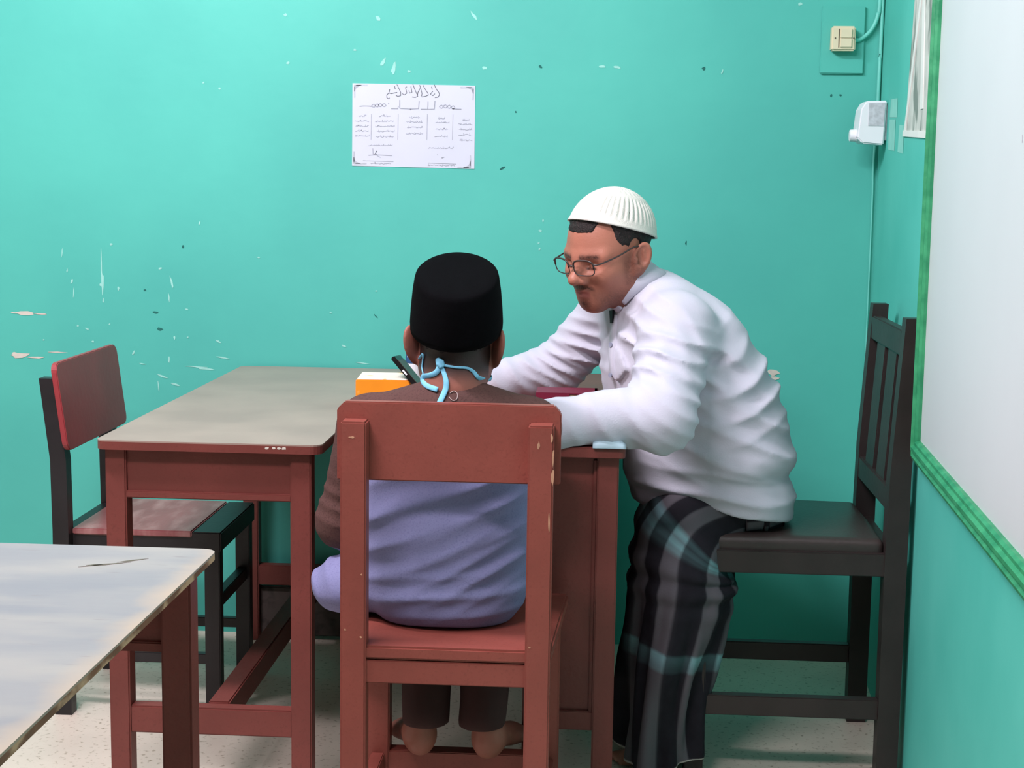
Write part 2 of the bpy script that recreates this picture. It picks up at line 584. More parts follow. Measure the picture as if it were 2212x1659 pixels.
def wall_marks(name, items, material, y=WY - 0.0006):
    V, Fc = [], []
    for n_, it in enumerate(items):
        p = blob(*it)
        b0 = len(V)
        V += [(x, y - 0.000008 * n_, z) for x, z in p]
        Fc.append(list(range(b0, b0 + len(p))))
    o = raw(name, V, Fc, material, wall_back)
    o['kind'] = 'stuff'
    return o


wall_back['_org'] = [0, 0, 0]


def wpx(x, y):
    """where a spot of the photo lies on the back wall (planning map of that flat wall)"""
    return (-0.694 + (x - 762) * 0.001257 - (y - 180) * 0.000015, 1.5385 - (y - 180) * 0.001237 + (x - 762) * 0.0000195)


light_marks = []
for x, y, w, h, a in [(615, 33, 9, 7, 0), (815, 41, 11, 10, 0.3), (1020, 38, 22, 6, 0.9), (766, 109, 7, 5, 0), (827, 135, 20, 7, -1.0),
                      (850, 150, 8, 26, 0.2), (884, 155, 7, 6, 0), (1046, 149, 9, 7, 0), (621, 136, 7, 6, 0), (437, 177, 5, 4, 0), (472, 190, 5, 4, 0),
                      (1297, 147, 16, 7, 0), (1328, 149, 16, 5, 0.2), (1706, 19, 9, 7, 0), (1180, 478, 5, 8, 0), (1174, 500, 7, 5, 0),
                      (1172, 527, 5, 4, 0), (1174, 540, 4, 5, 0), (341, 585, 8, 5, -0.5), (231, 532, 6, 5, 0), (400, 676, 7, 3, 0),
                      (209, 575, 3, 90, 0), (212, 620, 4, 50, 0.03), (208, 622, 8, 5, 0), (213, 657, 4, 9, 0), (366, 615, 4, 26, -0.2), (360, 650, 3, 24, -0.1),
                      (121, 550, 2, 20, 0.1), (132, 590, 3, 10, 0.2), (142, 615, 5, 12, 0.4), (146, 640, 2, 22, 0.1), (247, 630, 4, 8, 0),
                      (226, 711, 4, 4, 0), (188, 750, 5, 4, 0), (176, 722, 8, 4, 0.4), (77, 747, 5, 4, 0), (155, 715, 4, 5, 0), (360, 790, 3, 18, 0.1),
                      (372, 740, 4, 9, 0), (470, 748, 12, 4, 0.4), (480, 785, 40, 4, 0.15), (420, 806, 60, 3, 0.05), (440, 810, 40, 5, 0.1), (345, 828, 22, 4, 0.3),
                      (336, 850, 3, 34, -0.12), (372, 846, 20, 5, 0.3), (402, 740, 4, 4, 0), (750, 757, 12, 5, 0.4), (560, 560, 6, 3, 0), (720, 683, 5, 3, 0),
                      (790, 795, 30, 2, 0.1), (428, 485, 3, 10, 0.4), (820, 634, 4, 3, 0), (1550, 160, 3, 12, 0.3), (280, 775, 4, 10, 0.6), (300, 800, 14, 3, 0.2)]:
    cx, cz = wpx(x, y)
    light_marks.append((cx, cz, w * 0.00126, h * 0.00126, -a))
wall_marks('paint_chips', light_marks, MT['chip'])
pink = []
for x, y, w, h, a in [(38, 687, 46, 9, 0), (70, 688, 30, 3, 0), (12, 686, 20, 3, 0), (25, 783, 44, 10, -0.05), (60, 787, 50, 4, 0), (15, 779, 18, 6, 0.1),
                      (1686, 810, 26, 14, 0.1), (1690, 822, 20, 8, 0), (1668, 806, 12, 5, 0.5), (1655, 828, 12, 4, 0), (105, 775, 40, 3, 0)]:
    cx, cz = wpx(x, y)
    pink.append((cx, cz, w * 0.00126, h * 0.00126, -a))
wall_marks('plaster_scars', pink, MT['chipw'], WY - 0.0012)
dark = []
for x, y, w, h, a in [(340, 722, 11, 8, 0), (392, 536, 5, 8, 0), (1511, 152, 7, 9, 0.3), (1165, 146, 8, 5, 0.6), (1489, 527, 4, 9, 0.2), (1088, 365, 14, 4, -0.5),
                      (306, 634, 6, 4, 0), (1781, 211, 4, 9, 0.3), (1800, 210, 6, 4, 0), (820, 690, 10, 3, 0.8), (330, 684, 12, 6, 0), (1115, 243, 3, 4, 0)]:
    cx, cz = wpx(x, y)
    dark.append((cx, cz, w * 0.00126, h * 0.00126, -a))
wall_marks('dark_scuffs', dark, MT['chipd'], WY - 0.0006)
# pale four-sided patches on the right wall
V, Fc = [], []
for y0, y1, z0, z1 in [(3.86, 3.99, 1.37, 1.45), (3.84, 3.98, 1.45, 1.50), (3.70, 3.80, 1.36, 1.43)]:
    b0 = len(V)
    for y, z in ((y0, z0), (y1, z0 + 0.006), (y1 - 0.01, z1), (y0 + 0.006, z1 - 0.004)):
        V.append((wx(y, 0.0006), y, z))
    Fc.append((b0, b0 + 1, b0 + 2, b0 + 3))
wall_right['_org'] = [0, 0, 0]
tag(raw('wall_patches', V, Fc, MT['patch'], wall_right), kind='stuff')


# ------------------------------------------------------------------ whiteboard on the right wall
wb = empty('whiteboard', (wx(2.0), 2.0, 0.74))
tag(wb, 'large whiteboard in a green grooved frame on the right wall', 'whiteboard')
Y0b, Y1b, Z0b, Z1b = 0.78, 3.185, 0.722, 1.94


def wpt(y, z, off):
    return (wx(y, off), y, z)


bm = bmesh.new()
fw = 0.05
add_prism(bm, [wpt(Y0b + 0.02, Z0b + 0.02, 0.0), wpt(Y1b - 0.02, Z0b + 0.02, 0.0), wpt(Y1b - 0.02, Z1b - 0.02, 0.0), wpt(Y0b + 0.02, Z1b - 0.02, 0.0)], (0, 0, 0), (-0.012, 0, 0))
bm_obj('board_panel', bm, MT['board'], wb)
prof = [(0.0, 0.0), (0.0, 0.018), (0.006, 0.026), (0.014, 0.030), (0.018, 0.025), (0.024, 0.026), (0.028, 0.034), (0.036, 0.035), (0.040, 0.028), (0.046, 0.028), (0.050, 0.022), (0.050, 0.0)]
crn = [(Y1b, Z0b), (Y1b, Z1b), (Y0b, Z1b), (Y0b, Z0b)]
inn = [(-1, 1), (-1, -1), (1, -1), (1, 1)]
for i in range(4):
    j = (i + 1) % 4
    bm = bmesh.new()
    rings = []
    for (cy, cz), (iy, iz) in ((crn[i], inn[i]), (crn[j], inn[j])):
        rings.append([bm.verts.new(wpt(cy + iy * t, cz + iz * t, o * 0.85)) for t, o in prof])
    n = len(prof)
    for k in range(n):
        bm.faces.new([rings[0][k], rings[0][(k + 1) % n], rings[1][(k + 1) % n], rings[1][k]])
    bm.faces.new(rings[0]); bm.faces.new(rings[1][::-1])
    bm_obj('frame_rail', bm, MT['frame_g'], wb)
bm = bmesh.new()
for y, z, l in ((2.31, 1.35, 0.012), (2.2, 1.16, 0.008), (2.16, 1.15, 0.006)):
    add_prism(bm, [wpt(y, z, 0.0122), wpt(y + 0.003, z, 0.0122), wpt(y + 0.004, z + l, 0.0122), wpt(y + 0.001, z + l, 0.0122)], (0, 0, 0), (-0.0003, 0, 0))
tag(bm_obj('marker_smudge', bm, MT['greylabel'], wb), kind='stuff')

# torn poster between the corner and the board
po = empty('wall_poster', (wx(3.45), 3.45, 1.40))
tag(po, 'worn grey poster edge showing beside the green board frame', 'poster')
V = [wpt(3.26, 1.385, 0.0012), wpt(3.68, 1.405, 0.0012), wpt(3.60, 1.80, 0.0012), wpt(3.26, 1.80, 0.0012)]
raw('poster_sheet', V, [(0, 1, 2, 3)], MT['poster'], po)
bm = bmesh.new()
add_prism(bm, [wpt(3.66, 1.405, 0.0012), wpt(3.69, 1.405, 0.0012), wpt(3.46, 1.80, 0.0012), wpt(3.43, 1.80, 0.0012)], (0, 0, 0), (-0.002, 0, 0))
add_prism(bm, [wpt(3.26, 1.383, 0.0012), wpt(3.70, 1.400, 0.0012), wpt(3.70, 1.414, 0.0012), wpt(3.26, 1.398, 0.0012)], (0, 0, 0), (-0.0024, 0, 0))
add_prism(bm, [wpt(3.40, 1.45, 0.0012), wpt(3.44, 1.45, 0.0012), wpt(3.50, 1.80, 0.0012), wpt(3.47, 1.80, 0.0012)], (0, 0, 0), (-0.0016, 0, 0))
bm_obj('poster_border', bm, MT['posterw'], po)

# light switch on its painted wall plate, cables, timer
sw = empty('light_switch', (0.608, WY, 1.63))
tag(sw, 'cream two-rocker light switch on a teal painted backing plate', 'light switch')
box('backing_plate', (0.553, 0.666, WY - 0.010, WY + 0.001, 1.577, 1.752), MT['wall'], sw, 0.002)
box('switch_housing', (0.576, 0.638, WY - 0.042, WY - 0.008, 1.634, 1.697), MT['cream'], sw, 0.004)
for z0 in (1.642, 1.6665):
    box('rocker', (0.598, 0.628, WY - 0.047, WY - 0.040, z0, z0 + 0.0235), MT['cream'], sw, 0.0015)
box('slot', (0.5935, 0.596, WY - 0.0428, WY - 0.040, 1.642, 1.69), MT['slot'], sw, 0)
for x in (0.585, 0.633):
    box('screw', (x - 0.0018, x + 0.0018, WY - 0.0432, WY - 0.040, 1.664, 1.668), MT['slot'], sw, 0)
tag(tube('electric_cable', [(0.637, WY - 0.022, 1.663), (0.655, WY - 0.014, 1.666), (0.682, WY - 0.011, 1.69), (0.698, WY - 0.010, 1.73), (0.702, WY - 0.010, 1.80), (0.703, WY - 0.010, 2.3), (0.703, WY - 0.010, 2.99)], 0.0055, MT['cable'], origin=(0.65, WY, 1.66)),
    'thin teal painted cable curving up from the light switch', 'cable')
tag(tube('corner_cable', [(0.7085, WY - 0.008, 1.45), (0.7085, WY - 0.008, 1.62), (0.7095, WY - 0.008, 1.75), (0.7095, WY - 0.008, 2.99)], 0.0048, MT['cable'], origin=(0.7085, WY, 1.45)),
    'teal painted cable running down the room corner to the white timer', 'cable')
tag(tube('corner_cable', [(0.706, WY - 0.007, 1.40), (0.704, WY - 0.006, 1.32), (0.706, WY - 0.006, 1.2), (0.706, WY - 0.006, 0.6), (0.706, WY - 0.006, 0.15)], [0.004, 0.003, 0.0022, 0.002, 0.002], MT['cable'], origin=(0.706, WY, 0.15)),
    'thin painted cable in the room corner below the white timer', 'cable')
tm = empty('wall_timer', (0.70, 4.06, 1.39))
tag(tm, 'white timer box with a dial and grey label in the corner', 'timer')
bm = bmesh.new()
yn = 4.03
pts = [(0.633, yn, 1.405), (0.646, yn, 1.392), (0.700, yn, 1.388), (0.704, yn, 1.500), (0.652, yn, 1.498), (0.640, yn, 1.478)]
add_prism(bm, pts, (0, 0, 0), (0, 0.09, 0))
bm_obj('timer_body', bm, MT['white'], tm, bevel=0.003)
box('timer_label', (0.659, 0.699, yn - 0.0012, yn + 0.001, 1.436, 1.494), MT['greylabel'], tm, 0)
bm = bmesh.new()
bmesh.ops.create_cone(bm, cap_ends=True, segments=20, radius1=0.017, radius2=0.015, depth=0.02, matrix=Matrix.Translation((0.629, yn + 0.04, 1.412)) @ Matrix.Rotation(-math.pi / 2, 4, 'Y'))
bm_obj('timer_dial', bm, MT['white'], tm, bevel=0.001)
box('wall_bracket', (0.698, wx(4.07) + 0.004, yn + 0.01, yn + 0.08, 1.40, 1.49), MT['greylabel'], tm, 0.001)

# ------------------------------------------------------------------ the printed sheet on the wall
ps = empty('wall_notice', (-0.528, WY, 1.315))
tag(ps, 'white printed timetable sheet with Arabic lettering taped to the teal wall', 'notice')
TLp, TRp, BRp, BLp = [np.array((x, WY - 0.0015, z)) for x, z in ((-0.694, 1.5385), (-0.361, 1.5355), (-0.3615, 1.314), (-0.695, 1.318))]


def pap(u, v):
    u = (u - 160) / 1890.0
    v = (v - 150 - u * 40) / 1270.0
    p = (TLp * (1 - u) + TRp * u) * (1 - v) + (BLp * (1 - u) + BRp * u) * v
    return p + np.array((0, -0.0006, 0))


pap.normal = (0, -1, 0)
bm = bmesh.new()
add_prism(bm, [TLp, TRp, BRp, BLp], (0, 0, 0), (0, 0.0016, 0))
bm_obj('sheet', bm, MT['paper'], ps)
big = [[(1420, 175), (1450, 240), (1490, 290), (1500, 330), (1480, 362), (1430, 368)], [(1375, 205), (1390, 245)], [(1400, 270), (1360, 320), (1400, 340), (1430, 310)],
       [(1245, 180), (1280, 240), (1320, 300), (1330, 330), (1290, 350), (1230, 360)], [(1195, 180), (1215, 240), (1232, 310), (1225, 350)], [(1200, 230), (1170, 290), (1160, 340)],
       [(1090, 165), (1115, 230), (1150, 310), (1170, 350), (1130, 365), (1080, 360)], [(1060, 200), (1078, 290), (1040, 300), (1030, 260)], [(1000, 205), (975, 215), (1000, 300), (960, 330), (930, 310)],
       [(845, 170), (870, 220), (905, 290), (905, 340), (860, 352), (830, 335)], [(808, 195), (820, 240)], [(850, 290), (800, 300), (760, 310), (720, 300), (690, 330), (690, 370), (715, 388), (735, 375)], [(735, 240), (725, 290)]]
o = strokes('title_lettering', [[0.0016] + l for l in big], pap, 0.0016, MT['inkd'], ps)
hd = [[(1432, 420), (1425, 545), (1330, 550), (1215, 548)], [(1325, 430), (1322, 545)], [(1190, 425), (1180, 540), (1060, 545), (900, 535)], [(890, 405), (890, 535)], [(870, 500), (860, 540), (760, 540)], [(1060, 545), (1050, 560)], [(725, 455), (712, 465)]]
hd += [[(x + 0, y0), (x + 14, y0 - 22), (x + 40, y0 - 30), (x + 60, y0), (x + 40, y0 + 18), (x + 10, y0 + 10)] for x, y0 in ((620, 490), (560, 490), (510, 495), (455, 500), (1500, 515), (1560, 510), (1620, 515), (1680, 525))]
hd += [[(270, 505), (330, 498), (420, 500), (460, 505)], [(1700, 540), (1780, 545), (1840, 548)]]
strokes('heading_lettering', [[0.0022] + l for l in hd], pap, 0.002, MT['ink'], ps)
rows = []
for x0, x1, ys in ((200, 430, (655, 735, 810, 885, 965)), (515, 815, (655, 735, 815, 890, 975)), (985, 1270, (680, 745, 830, 925)), (1425, 1655, (690, 755, 855, 965)), (1795, 2020, (720, 780, 860, 940, 1025)),
                   (400, 800, (1105,)), (1340, 1730, (1140,)), (440, 780, (1385,)), (1330, 1760, (1410,))):
    for yy in ys:
        head = yy in (655, 680, 690, 720) 
        a, b_ = (x0 + 60, x1 - 60) if head else (x0 + random.randint(0, 25), x1 - random.randint(0, 20))
        x = a; ln = []
        while x < b_:
            ln.append((x, yy + random.uniform(-14, 8)))
            x += random.uniform(8, 20)
        rows.append([0.0013] + ln)
        for _ in range(3):
            xx = random.uniform(a, b_)
            rows.append([0.0011, (xx, yy - 26), (xx + 4, yy - 4)])
strokes('table_lettering', rows, pap, 0.0012, MT['ink'], ps)
rl = [[0.0012, (x, 620), (x - 4, 1015)] for x in (455, 868, 1318, 1712)] + [[0.0012, (330, 1340), (800, 1352)], [0.0012, (1340, 1372), (1770, 1385)]]
strokes('column_rule', rl, pap, 0.0012, MT['ink'], ps)
sg = [[(480, 1150), (485, 1240), (510, 1250), (540, 1190), (520, 1230), (560, 1270), (600, 1290)], [(415, 1258), (500, 1250), (600, 1252), (780, 1262)], [(1540, 1290), (1590, 1280), (1545, 1300)], [(1480, 1240), (1475, 1250)]]
strokes('signature', [[0.0018] + l for l in sg], pap, 0.0018, MT['ink'], ps)
orn = []
for cx, cy, sx, sy in ((190, 180, 1, 1), (2020, 215, -1, 1), (185, 1385, 1, -1), (1990, 1440, -1, -1)):
    for k in range(5):
        r = 120 - 18 * k
        orn.append([0.0014] + [(cx + sx * r * (1 - math.sin(a)), cy + sy * r * (1 - math.cos(a)) * 0.9) for a in np.linspace(0.1, 1.45, 7)])
    orn.append([0.003, (cx, cy), (cx + sx * 200, cy + sy * 2)])
    orn.append([0.003, (cx, cy), (cx + sx * 4, cy + sy * 190)])
strokes('corner_ornament', orn, pap, 0.002, MT['inkl'], ps)


# ------------------------------------------------------------------ school tables
def school_table(loc, label, top_m, th=0.019, ab=0.648, edge_m=None, x0=-1.0, x1=-0.548, y0=2.947, y1=4.188):
    t = empty('school_table', loc)
    tag(t, label, 'table')
    w, d = x1 - x0, y1 - y0
    X, Yb = loc[0], loc[1]
    T = 0.765

    def bx(name, a, m=MT['redwood'], bev=0.003):
        return box(name, (X + a[0], X + a[1], Yb + a[2], Yb + a[3], a[4], a[5]), m, t, bev)
    bm = bmesh.new()
    pts = [(X + p[0], Yb + p[1], 0) for p in rounded_rect(0, w, 0, d, 0.022)]
    add_prism(bm, pts, (0, 0, T - 0.003), (0, 0, T))
    bm_obj('table_top', bm, top_m, t)
    bm = bmesh.new()
    add_prism(bm, pts, (0, 0, T - th), (0, 0, T - 0.003))
    bm_obj('top_edging', bm, edge_m or MT['redwood'], t)
    L = 0.042
    xs = (0.014, w - 0.024 - L)
    ys = (0.018, d - 0.02 - L)
    for lx in xs:
        for ly in ys:
            bx('leg', (lx, lx + L, ly, ly + L, 0, T - th))
    for ly in (ys[0] + 0.008, ys[1] + 0.012):
        bx('apron', (xs[0] + L - 0.002, xs[1] + 0.002, ly, ly + 0.02, ab, T - th))
        bx('apron_bead', (xs[0] + L - 0.002, xs[1] + 0.002, ly - 0.006, ly + 0.012, ab - 0.002, ab + 0.012), bev=0.002)
    for ly in (ys[0] + 0.005, ys[1] + 0.005):
        bx('stretcher', (xs[0] + L - 0.002, xs[1] + 0.002, ly, ly + 0.032, 0.158, 0.215))
    bx('foot_board', (xs[0] + L - 0.002, xs[1] + 0.05, ys[1] + 0.02, ys[1] + 0.035, 0.012, 0.150), MT['base'])
    bx('long_stretcher', (w / 2 - 0.018, w / 2 + 0.026, ys[0] + 0.035, ys[1] + 0.006, 0.163, 0.219))
    return t


table_a = school_table((-1.0, 2.947, 0), 'red-brown school table with greyish top pushed against the teal wall', MT['greytop'])
bm = bmesh.new()
for x in (-0.642, -0.632, -0.622, -0.655):
    p = blob(x, 0.757, 0.008, 0.005)
    add_prism(bm, [(a, 2.9468, b) for a, b in p], (0, 0, 0), (0, 0.001, 0))
tag(bm_obj('edge_chip', bm, MT['chipw'], table_a), kind='stuff')
table_f = school_table((-0.987, 0.875, 0), 'school table with a scuffed whitish top and bare worn edge', MT['whitetop'], 0.011, 0.632, MT['wornedge'], x0=0, x1=0.452, y0=0, y1=1.214)
bm = bmesh.new()
gx, gy = -0.663, 1.985
for dx, dy, l, a in ((0, 0, 0.035, 0.5), (0.03, 0.026, 0.022, 0.6), (-0.012, -0.004, 0.012, 0.3)):
    c, s_ = math.cos(a), math.sin(a)
    p = [(gx + dx - l * c, gy + dy - l * s_), (gx + dx, gy + dy - 0.004), (gx + dx + l * c, gy + dy + l * s_), (gx + dx - 0.002, gy + dy + 0.003)]
    add_prism(bm, [(a_, b_, 0.7648) for a_, b_ in p], (0, 0, 0), (0, 0, 0.0006))
tag(bm_obj('gouge', bm, MT['slot'], table_f), kind='stuff')
# ------------------------------------------------------------------ the desk between the two people
dk = empty('writing_desk', (-0.25, 3.0, 0))
tag(dk, 'red-brown wooden desk with a panelled pedestal, the two people sit at it', 'desk')
DX0, DX1, DY0, DY1, DT = -0.520, 0.047, 3.0, 4.185, 0.765
bm = bmesh.new()
add_prism(bm, [(p[0], p[1], 0) for p in rounded_rect(DX0, DX1, DY0, DY1, 0.012)], (0, 0, DT - 0.022), (0, 0, DT))
bm_obj('desk_top', bm, MT['deskwood'], dk, bevel=0.002)
for lx in (DX0 + 0.012, DX1 - 0.055):
    for ly in (DY0 + 0.02, DY1 - 0.065):
        box('leg', (lx, lx + 0.043, ly, ly + 0.045, 0, DT - 0.022), MT['deskwood'], dk, 0.003)
PX0 = -0.150
box('leg', (PX0, PX0 + 0.04, DY0 + 0.02, DY0 + 0.065, 0, DT - 0.022), MT['deskwood'], dk, 0.003)
box('front_panel', (PX0 + 0.03, DX1 - 0.05, DY0 + 0.038, DY0 + 0.052, 0.20, DT - 0.022), MT['deskwood'], dk, 0.001)
box('bottom_rail', (PX0 + 0.03, DX1 - 0.05, DY0 + 0.028, DY0 + 0.06, 0.175, 0.215), MT['deskwood'], dk, 0.002)
box('panel_bead', (DX1 - 0.062, DX1 - 0.054, DY0 + 0.030, DY0 + 0.04, 0.21, DT - 0.03), MT['deskwood'], dk, 0.002)
box('side_panel', (DX1 - 0.04, DX1 - 0.025, DY0 + 0.06, DY1 - 0.06, 0.20, DT - 0.022), MT['deskwood'], dk, 0.001)
box('inner_panel', (PX0 + 0.01, PX0 + 0.024, DY0 + 0.06, DY1 - 0.3, 0.20, DT - 0.022), MT['deskwood'], dk, 0.001)
box('back_panel', (DX0 + 0.05, DX1 - 0.05, DY1 - 0.05, DY1 - 0.035, 0.30, DT - 0.022), MT['deskwood'], dk, 0.001)
box('apron', (DX0 + 0.05, PX0 + 0.005, DY0 + 0.03, DY0 + 0.045, DT - 0.075, DT - 0.022), MT['deskwood'], dk, 0.001)

# ------------------------------------------------------------------ the boy's chair
ch = empty('school_chair', (-0.267, 2.8, 0))
tag(ch, 'red-brown wooden school chair with a solid board back, seen from behind', 'chair')
RC = MT['redchair']
for x0, x1 in ((-0.451, -0.406), (-0.126, -0.082)):
    box('back_post', (x0, x1, 2.600, 2.640, 0, 0.869), RC, ch, 0.003)
bm = bmesh.new()
zb, zt, cc = 0.760, 0.899, 0.014
add_prism(bm, [(-0.463, 2.638, zb), (-0.071, 2.638, zb), (-0.071, 2.638, zt - cc), (-0.083, 2.638, zt), (-0.449, 2.638, zt), (-0.463, 2.638, zt - cc)], (0, 0, 0), (0, 0.022, 0))
bm_obj('back_board', bm, RC, ch, bevel=0.002)
bm = bmesh.new()
add_hexa(bm, [(-0.452, 2.606, 0.446), (-0.081, 2.606, 0.446), (-0.060, 2.995, 0.446), (-0.470, 2.995, 0.446)], [(-0.452, 2.606, 0.470), (-0.081, 2.606, 0.470), (-0.060, 2.995, 0.470), (-0.470, 2.995, 0.470)])
bm_obj('seat', bm, RC, ch, bevel=0.004)
box('rear_rail', (-0.408, -0.124, 2.608, 2.632, 0.402, 0.444), RC, ch, 0.002)
for x0, x1 in ((-0.455, -0.410), (-0.118, -0.073)):
    box('front_leg', (x0, x1, 2.935, 2.978, 0, 0.446), RC, ch, 0.003)
for x0 in (-0.446, -0.108):
    box('side_rail', (x0, x0 + 0.022, 2.638, 2.937, 0.404, 0.446), RC, ch, 0.002)
    box('side_stretcher', (x0, x0 + 0.026, 2.638, 2.937, 0.112, 0.148), RC, ch, 0.002)
box('front_rail', (-0.412, -0.116, 2.945, 2.968, 0.404, 0.446), RC, ch, 0.002)
box('front_stretcher', (-0.412, -0.116, 2.938, 2.974, 0.112, 0.152), RC, ch, 0.002)
bm = bmesh.new()
for x, z, w, h in ((-0.083, 0.815, 0.004, 0.03), (-0.0835, 0.78, 0.006, 0.03), (-0.086, 0.85, 0.004, 0.016), (-0.108, 0.835, 0.004, 0.014), (-0.43, 0.842, 0.01, 0.004), (-0.414, 0.487, 0.004, 0.004), (-0.442, 0.50, 0.004, 0.003), (-0.118, 0.478, 0.004, 0.003), (-0.088, 0.70, 0.003, 0.03), (-0.413, 0.60, 0.004, 0.003)):
    add_prism(bm, [(a, 2.5996, b) for a, b in blob(x, z, w, h)], (0, 0, 0), (0, 0.001, 0))
tag(bm_obj('paint_chip', bm, MT['edge'], ch), kind='stuff')

# ------------------------------------------------------------------ the black-framed chair at the left table
lc = empty('metal_chair', (-1.1, 3.68, 0))
tag(lc, 'black framed chair with red seat and red backrest tucked under the table', 'chair')
BK = MT['black']
for y in (3.485, 3.835):
    bm = bmesh.new()
    prev = [(-1.292, -1.252, 0.0), (-1.288, -1.250, 0.45), (-1.290, -1.252, 0.62), (-1.312, -1.278, 0.812)]
    for (a0, a1, az), (b0, b1, bz) in zip(prev, prev[1:]):
        add_hexa(bm, [(a0, y, az), (a1, y, az), (a1, y + 0.035, az), (a0, y + 0.035, az)], [(b0, y, bz), (b1, y, bz), (b1, y + 0.035, bz), (b0, y + 0.035, bz)])
    bmesh.ops.remove_doubles(bm, verts=bm.verts[:], dist=1e-5)
    bm_obj('back_post', bm, BK, lc)
for y in (3.518, 3.825):
    box('front_leg', (-0.935, -0.898, y, y + 0.034, 0, 0.41), BK, lc, 0.002)
    box('side_rail', (-1.27, -0.90, y - 0.002, y + 0.03, 0.402, 0.444), BK, lc, 0.002)
    box('side_stretcher', (-1.26, -0.92, y + 0.004, y + 0.026, 0.125, 0.150), BK, lc, 0.002)
box('front_rail', (-0.962, -0.893, 3.512, 3.864, 0.402, 0.450), BK, lc, 0.003)
box('rear_rail', (-1.288, -1.255, 3.515, 3.84, 0.402, 0.444), BK, lc, 0.003)
box('front_stretcher', (-0.930, -0.905, 3.548, 3.83, 0.255, 0.287), BK, lc, 0.002)
bm = bmesh.new()
add_prism(bm, [(-1.25, 3.512, 0.436), (-0.963, 3.512, 0.436), (-0.963, 3.862, 0.436), (-1.25, 3.862, 0.436)], (0, 0, 0), (0, 0, 0.016))
bm_obj('seat', bm, MT['wornseat'], lc, bevel=0.003)
bm = bmesh.new()
rr = rounded_rect(3.462, 3.905, 0.645, 0.850, 0.022)
add_prism(bm, [(-1.250 - (z - 0.645) * 0.13, y, z) for y, z in rr], (0, 0, 0), (0.014, 0, 0))
bm_obj('backrest', bm, MT['redseat'], lc, bevel=0.002)

# ------------------------------------------------------------------ the teacher's dark chair
tc_ = empty('armless_chair', (0.42, 3.45, 0))
tag(tc_, 'dark brown wooden chair with slatted back and padded seat by the right wall', 'chair')
DW = MT['darkwood']
for y in (3.228, 3.630):
    bm = bmesh.new()
    prof2 = [(0.605, 0.650, 0.0), (0.603, 0.650, 0.50), (0.606, 0.650, 0.68), (0.624, 0.6595, 1.012)]
    for (a0, a1, az), (b0, b1, bz) in zip(prof2, prof2[1:]):
        add_hexa(bm, [(a0, y, az), (a1, y, az), (a1, y + 0.042, az), (a0, y + 0.042, az)], [(b0, y, bz), (b1, y, bz), (b1, y + 0.042, bz), (b0, y + 0.042, bz)])
    bmesh.ops.remove_doubles(bm, verts=bm.verts[:], dist=1e-5)
    bm_obj('back_post', bm, DW, tc_)
    box('front_leg', (0.193, 0.234, y, y + 0.042, 0, 0.468), DW, tc_, 0.003)
    box('side_rail', (0.195, 0.606, y + 0.004, y + 0.036, 0.462, 0.511), DW, tc_, 0.002)
    box('side_stretcher', (0.230, 0.606, y + 0.008, y + 0.034, 0.145, 0.189), DW, tc_, 0.002)
box('front_rail', (0.197, 0.228, 3.264, 3.634, 0.462, 0.508), DW, tc_, 0.002)
box('rear_rail', (0.606, 0.640, 3.264, 3.634, 0.462, 0.508), DW, tc_, 0.002)
box('top_rail', (0.622, 0.645, 3.264, 3.634, 0.930, 0.985), DW, tc_, 0.003)
box('lower_rail', (0.606, 0.630, 3.264, 3.634, 0.600, 0.652), DW, tc_, 0.003)
for ya in (3.330, 3.470):
    bm = bmesh.new()
    add_hexa(bm, [(0.611, ya, 0.648), (0.625, ya, 0.648), (0.625, ya + 0.10, 0.648), (0.611, ya + 0.10, 0.648)], [(0.627, ya, 0.934), (0.641, ya, 0.934), (0.641, ya + 0.10, 0.934), (0.627, ya + 0.10, 0.934)])
    bm_obj('back_slat', bm, DW, tc_, bevel=0.002)


def f_cush(P):
    dx = np.abs(P[0] - 0.405) - 0.185
    dy = np.abs(P[1] - 3.449) - 0.19
    dz = np.abs(P[2] - 0.512) - 0.012
    q = np.sqrt(np.maximum(dx, 0) ** 2 + np.maximum(dy, 0) ** 2 + np.maximum(dz, 0) ** 2) + np.minimum(np.maximum(np.maximum(dx, dy), dz), 0) - 0.014
    return q - 0.012 * gauss(P, (0.40, 3.45, 0.53), (0.16, 0.17, 0.05))


V, Q = iso(f_cush, (0.19, 3.23, 0.47), (0.62, 3.67, 0.57), 0.006)
raw('seat_cushion', V, Q, MT['cushion'], tc_, smooth=True)

# ------------------------------------------------------------------ things on the tables
bxo = empty('tissue_box', (-0.50, 3.50, 0.765))
tag(bxo, 'orange carton with a whitish top on the greyish table', 'box')
bm = bmesh.new()
c, s_ = math.cos(0.06), math.sin(0.06)


def rb(x, y, z):
    return (-0.502 + x * c - y * s_, 3.50 + x * s_ + y * c, z)


# stands half on the school table, half on the desk (their tops are level)
add_hexa(bm, [rb(-0.062, -0.06, 0.765), rb(0.062, -0.06, 0.765), rb(0.062, 0.06, 0.765), rb(-0.062, 0.06, 0.765)], [rb(-0.062, -0.06, 0.832), rb(0.062, -0.06, 0.832), rb(0.062, 0.06, 0.832), rb(-0.062, 0.06, 0.832)])
bm_obj('carton', bm, MT['orange'], bxo, bevel=0.002)
bm = bmesh.new()
add_hexa(bm, [rb(-0.060, -0.058, 0.8315), rb(0.060, -0.058, 0.8315), rb(0.060, 0.058, 0.8315), rb(-0.060, 0.058, 0.8315)], [rb(-0.058, -0.056, 0.835), rb(0.058, -0.056, 0.835), rb(0.058, 0.056, 0.835), rb(-0.058, 0.056, 0.835)])
bm_obj('carton_lid', bm, MT['boxtop'], bxo, bevel=0.001)

